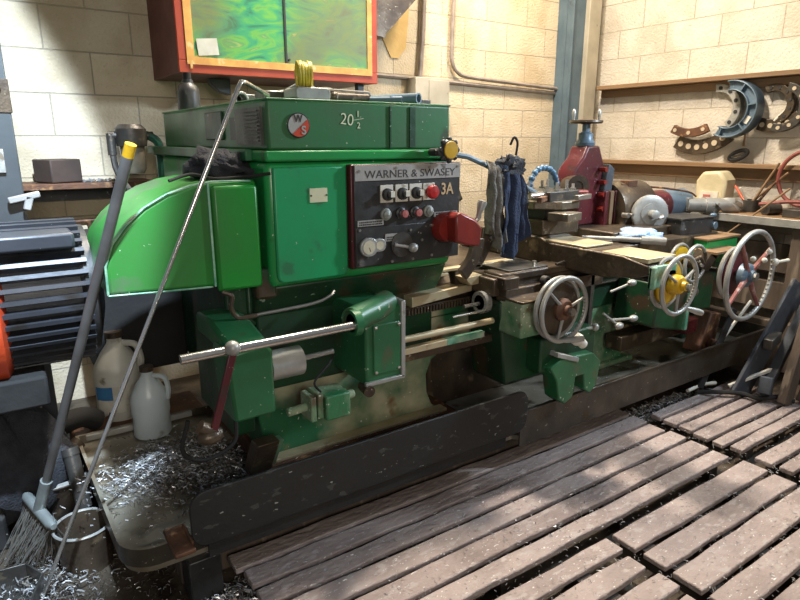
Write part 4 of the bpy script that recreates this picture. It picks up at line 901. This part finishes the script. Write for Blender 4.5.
MB().box(4.094, 4.101, 2.21, 2.34, .985, 1.06).build('label', 'white', JT); MB().box(4.09, 4.095, 2.26, 2.31, 1.01, 1.04).build('label_mark', 'pink', JT)
TC = thing('tool_tin', (4.1, 2.06, .945), 'dark tin crowded with small tools right of the yellowed jug', 'tool tin')
MB().ring((4.16, 2.02, .947), (4.16, 2.02, 1.02), .06, .055).build('tin', 'darksteel', TC)
for i, (dx, dy, hx, hy, hz, mm) in enumerate(((0, .02, .05, .12, .10, 'orange'), (.01, -.02, .02, -.10, .14, 'rust'), (-.02, 0, -.06, .04, .10, 'white'), (.02, .03, .05, -.2, .20, 'timber'), (0, 0, .0, -.14, .26, 'timber'))):
    tag(MB().cyl((4.16+dx, 2.02+dy, .98), (4.16+dx+hx, 2.02+dy+hy, 1.0+hz), .009, .007).build('hand_tool', mm), ['short orange tool handle', 'rusty file tang', 'white stubby handle', 'low slanting wooden stick', 'long slanting wooden stick'][i]+' in the dark bench tin', 'tool', 'hand tools in the bench tin')
tag(MB().cyl((3.86, 2.02, .80), (3.99, 1.72, 1.12), .006).build('wooden_dowel', 'timber'), 'thin pale dowel leaning on the bench edge above the capstan wheel', 'dowel')
tag(MB().box(4.0, 4.22, 1.30, 1.75, .945, .995).build('steel_slab', 'darksteel', bev=.005), 'flat dark steel slab lying at the near end of the bench', 'slab')
tag(MB().ring((4.02, 1.86, .98), (4.12, 1.83, .98), .035, .022).build('pipe_coupling', 'darksteel'), 'dark pipe coupling on the bench next to the steel slab', 'coupling')
for i, (y, z, l) in enumerate(((1.95, .96, .5), (2.6, .955, .4))):
    tag(MB().obox((4.22, y, z), (.06, l, .03), (0, 0, .1)).build('scrap_bar', 'brown', bev=.004), ['dark scrap bar at the wall behind the tool tin', 'dark scrap bar at the wall behind the turret barrel'][i], 'bar', 'scrap bars on the bench')
hp = [(4.22, 1.73+.17*math.cos(t), 1.17+.17*math.sin(t)) for t in [math.radians(a) for a in range(100, -90, -12)]]
tag(MB().tube(spline([(4.22, 1.55, 1.30)]+hp+[(4.2, 1.60, 1.0), (4.15, 1.45, 1.0)], 3), .013).tube(spline([(4.15, 1.55, 1.02), (4.15, 1.75, 1.03), (4.13, 1.95, 1.0)]), .012).build('air_hose', 'redhose'), 'coiled red rubber hose hanging at the right edge', 'hose')

# arcs hung on the right wall (drawn in the YZ plane)
def yz_arc(cy, cz, ro, ri, a0, a1, x0, x1, n=26):
    P = [(cy-ro*math.cos(math.radians(a0+(a1-a0)*k/n)), cz+ro*math.sin(math.radians(a0+(a1-a0)*k/n))) for k in range(n+1)]
    Q = [(cy-ri*math.cos(math.radians(a1+(a0-a1)*k/n)), cz+ri*math.sin(math.radians(a1+(a0-a1)*k/n))) for k in range(n+1)]
    return P+Q
def holes(cy, cz, r, a0, a1, n, x, rad, m, parent, nm='hole'):
    for k in range(n):
        h = MB(); a = math.radians(a0+(a1-a0)*k/(n-1)); h.cyl((x, cy-r*math.cos(a), cz+r*math.sin(a)), (x-.004, cy-r*math.cos(a), cz+r*math.sin(a)), rad, seg=12).build(nm, m, parent)
B1 = thing('segment_casting', (4.3, 2.3, 1.62), 'large blue grey crescent casting hung on the right wall', 'casting', 'curved castings on the right wall')
MB().prism(yz_arc(2.27, 1.60, .185, .12, 100, -118, 0, 0), 'yz', 4.22, 4.30).build('crescent', 'bluecast', B1, bev=.006)
MB().prism(yz_arc(2.27, 1.60, .185, .176, 100, -118, 0, 0), 'yz', 4.195, 4.30).prism(yz_arc(2.27, 1.60, .128, .12, 100, -118, 0, 0), 'yz', 4.195, 4.30).build('rib', 'bluecast', B1, bev=.003)
MB().obox((4.216, 2.27-.12, 1.53), (.01, .035, .05), (.5, 0, 0)).build('tag_plate', 'white', B1)
for a in (60, 10, -50, -105): 
    r_ = math.radians(a); MB().obox((4.21, 2.27-.152*math.cos(r_), 1.60+.152*math.sin(r_)), (.03, .05, .008), (-r_, 0, 0)).build('cross_rib', 'bluecast', B1)
B2 = thing('segment_casting', (4.3, 2.36, 1.6), 'grey perforated arc behind the blue grey crescent', 'casting', 'curved castings on the right wall')
MB().prism(yz_arc(2.41, 1.61, .165, .11, 100, -55, 0, 0), 'yz', 4.30, 4.345).build('arc', 'steelpaint', B2, bev=.004)
holes(2.41, 1.61, .137, 85, -42, 5, 4.30, .013, 'ink', B2)
def rack(loc, c, ro, ri, a0, a1, x, m, label, nh, rad, hm='tanhole'):
    t = thing('segment_casting', loc, label, 'casting', 'curved castings on the right wall')
    MB().prism(yz_arc(c[0], c[1], ro, ri, a0, a1, 0, 0), 'yz', x-.035, x).build('arc', m, t, bev=.003)
    holes(c[0], c[1], (ro+ri)/2, a0+(a1-a0)*.1, a0+(a1-a0)*.9, nh, x-.035, rad, hm, t); return t
rack((4.3, 2.4, 1.35), (2.53, 1.66), .36, .26, -120, -45, 4.34, 'brown', 'long brown perforated arc slanting below the blue grey crescent', 6, .02)
rack((4.3, 2.5, 1.4), (2.58, 1.72), .30, .24, -118, -60, 4.30, 'rust', 'short rusty arc resting on the long perforated one', 3, .014)
rack((4.3, 1.98, 1.66), (2.04, 1.62), .13, .085, 120, -60, 4.33, 'brown', 'small brown perforated half ring near the right edge', 6, .010, 'ink')
rack((4.3, 1.9, 1.6), (1.96, 1.60), .15, .10, 80, -110, 4.28, 'darksteel', 'dark perforated ring segment overlapping the small brown one', 6, .012)
rack((4.3, 1.95, 1.5), (2.03, 1.74), .29, .21, -110, -50, 4.34, 'brown', 'brown perforated arc below the dark ring segment', 5, .016)
tag(MB().cyl((4.31, 1.93, 1.62), (4.31, 2.02, 1.52), .008).build('steel_pin', 'white'), 'bright steel pin stuck between the right hand castings', 'pin')
o = thing('oval_pulley', (4.3, 2.22, 1.30), 'black oval pulley lying on the lower wall rail', 'pulley')
MB().tube([Vector((4.29, 2.21+.06*math.cos(t)+.0, 1.30+.028*math.sin(t)+.02*math.cos(t)*-1)) for t in [2*PI*k/24 for k in range(24)]], .013, 8, True).build('rim', 'rubber', o)
MB().obox((4.29, 2.21, 1.30), (.02, .09, .012), (-.3, 0, 0)).build('web', 'darksteel', o)
tag(MB().bar((4.33, 2.20, 1.55), (4.33, 2.205, 1.36), .01, .01, (1, 0, 0)).build('wood_slat', 'timber'), 'thin wooden slat hanging below the crescent casting', 'slat')

# ------------------------------------------------------------------ leaning boards at right
def board(a, b_, w_, t_, m, label, name='leaning_board', up=(0, -1, .3), cat='board', grp='boards leaning at the lathe end'):
    return tag(MB().bar(a, b_, w_, t_, up).build(name, m, bev=.003), label, cat, grp)
board((3.18, 1.46, .085), (3.53, 1.40, .66), .13, .02, 'slate', 'wide slate grey board leaning, widest of the stack')
board((3.26, 1.38, .085), (3.50, 1.32, .64), .03, .05, 'slate', 'narrow grey batten in front of the wide slate board')
board((3.26, 1.27, .085), (3.40, 1.27, .60), .075, .045, 'timber_dk', 'weathered brown post standing nearest the right edge')
board((3.36, 1.22, .085), (3.50, 1.20, .50), .07, .05, 'timber_dk', 'second weathered post right of the nearest one')
board((3.08, 1.62, .09), (3.33, 1.62, .50), .045, .012, 'rubber', 'thin black strip leaning on the pan end')
board((3.16, 1.62, .28), (3.50, 1.62, .52), .016, .012, 'white', 'pale stick with white tip above the pan end', 'pale_stick', cat='stick')
board((3.14, 1.50, .13), (3.34, 1.36, .24), .018, .018, 'white', 'broken pale handle poking out of the boards', 'broken_handle', cat='handle')
tag(MB().obox((3.24, 1.36, .16), (.12, .06, .09), (0, .3, .3)).build('scrap_block', 'slate', bev=.006), 'dark grey block wedged at the foot of the leaning boards', 'block')
tag(MB().obox((3.32, 1.40, .38), (.12, .05, .06), (0, -.2, .1)).build('scrap_block', 'darksteel', bev=.006), 'grey brown block lodged halfway up the leaning boards', 'block')
tag(MB().tube(spline([(3.02, 1.60, .09), (3.08, 1.50, .11), (3.16, 1.44, .105), (3.18, 1.36, .10), (3.26, 1.30, .11), (3.30, 1.24, .095)]), .012).build('hose_scrap', 'rubber'), 'black hose scrap winding at the foot of the boards', 'hose')
tag(MB().tube([(2.98, 1.63, .095), (3.12, 1.63, .10), (3.2, 1.60, .10)], .01).build('pale_stick', 'white'), 'short whitish stick on the far duckboard edge by the pan', 'stick')
tag(MB().box(3.80, 3.86, 1.3, 2.3, .05, .35).build('slatted_crate', 'timber_dk', bev=.006), 'grimy crate board on the floor behind the pan end', 'crate')

# ------------------------------------------------------------------ swarf
def curls(n, pos, size, mlist, name, label, spread=1.0, flat=False):
    mb = MB()
    for k in range(n):
        x, y, z = pos(k); r = size*random.uniform(.5, 1.3); a = random.random()*6.28
        d = Vector((math.cos(a), math.sin(a), random.uniform(-.2, .5) if not flat else random.uniform(0, .15))).normalized()
        sd = d.cross(Vector((0, 0, 1))).normalized()*r*.5
        L = random.uniform(1, 3.2)*r; p = Vector((x, y, z)); bend = Vector((random.uniform(-1, 1), random.uniform(-1, 1), random.uniform(.2, 1.0)))*r*.7
        w_ = r*.16; up = Vector((0, 0, w_))+sd*.25
        P = [p, p+d*L*.5+bend, p+d*L]
        vs = []
        for q in P: vs += [q-up, q+up]
        mb.mat(0 if random.random() < .62 or len(mlist) == 1 else 1).add(vs, [(0, 2, 3, 1), (2, 4, 5, 3)])
    return tag(mb.build(name, mlist), label, 'swarf', kind='stuff')
def gauss(cx, cy, sx, sy, z0, h):
    def f(k):
        a, b = random.gauss(0, .5), random.gauss(0, .5)
        return (cx+a*sx, cy+b*sy, z0+h*math.exp(-(a*a+b*b)*2)*random.random()**.4)
    return f
curls(5200, gauss(.44, 2.14, .22, .22, .217, .045), .008, ['chips', 'chipsdk'], 'swarf_pile', 'bright curly metal chips heaped in the left of the pan')
curls(1500, gauss(.62, 2.0, .12, .14, .217, .03), .007, ['chipsdk', 'chips'], 'swarf_pile', 'darker chip heap in the pan beside the foot flange')
curls(260, lambda k: (random.uniform(.25, 1.6), random.uniform(1.64, 1.86), .218), .005, ['chips'], 'loose_chips', 'scattered chips on the pan floor along the splash plate', flat=True)
curls(350, lambda k: (random.uniform(.8, 1.5), random.uniform(1.84, 1.9), .288), .005, ['chips', 'chipsdk'], 'loose_chips', 'fine chips on the rusty base flange of the pedestal', flat=True)
curls(260, lambda k: (random.uniform(2.15, 2.9), random.uniform(1.64, 1.9), .218), .006, ['chips'], 'loose_chips', 'scattered chips in the right half of the pan', flat=True)
curls(1500, gauss(.28, 1.48, .24, .16, .003, .03), .010, ['chips', 'chipsdk'], 'swarf_pile', 'chip heap on the floor below the pan corner')
curls(800, gauss(.45, 1.60, .16, .10, .003, .03), .010, ['chips', 'chipsdk'], 'swarf_pile', 'chip heap on the floor around the pan foot block')
curls(1200, gauss(2.75, 1.66, .45, .07, .03, .04), .008, ['chips', 'chipsdk'], 'swarf_pile', 'chips gathered under the rail beside the far duckboard')
curls(500, gauss(1.9, 1.68, 1.0, .06, .01, .03), .008, ['chips', 'chipsdk'], 'swarf_pile', 'chips in the dark gap below the splash plate')
curls(700, gauss(-.02, 1.98, .16, .2, .02, .02), .009, ['chips', 'chipsdk'], 'swarf_pile', 'bright chips inside and around the bottom left scrap pan')
curls(1000, gauss(.1, 1.8, .35, .4, .003, .012), .007, ['chipsdk', 'chips'], 'loose_chips', 'chips strewn over the floor between broom and pan', flat=True)
curls(3800, lambda k: (random.uniform(.5, 3.4), random.uniform(.5, 1.6), .083), .0045, ['chips'], 'loose_chips', 'fine bright chips scattered over all the duckboards', flat=True)
curls(1300, lambda k: (random.uniform(1.0, 3.3), random.choice([.535, .64, .755, .875, .985, 1.335, 1.44, 1.228])+random.uniform(-.015, .015), random.uniform(.04, .082)), .007, ['chips'], 'loose_chips', 'chips caught in the gaps between the deck planks', flat=True)
tag(MB().box(.35, 2.6, 1.765, 1.88, .0, .09).build('floor_timber', 'timber_dk', bev=.01), 'dark oily timber lying on the floor under the pan front', 'timber')
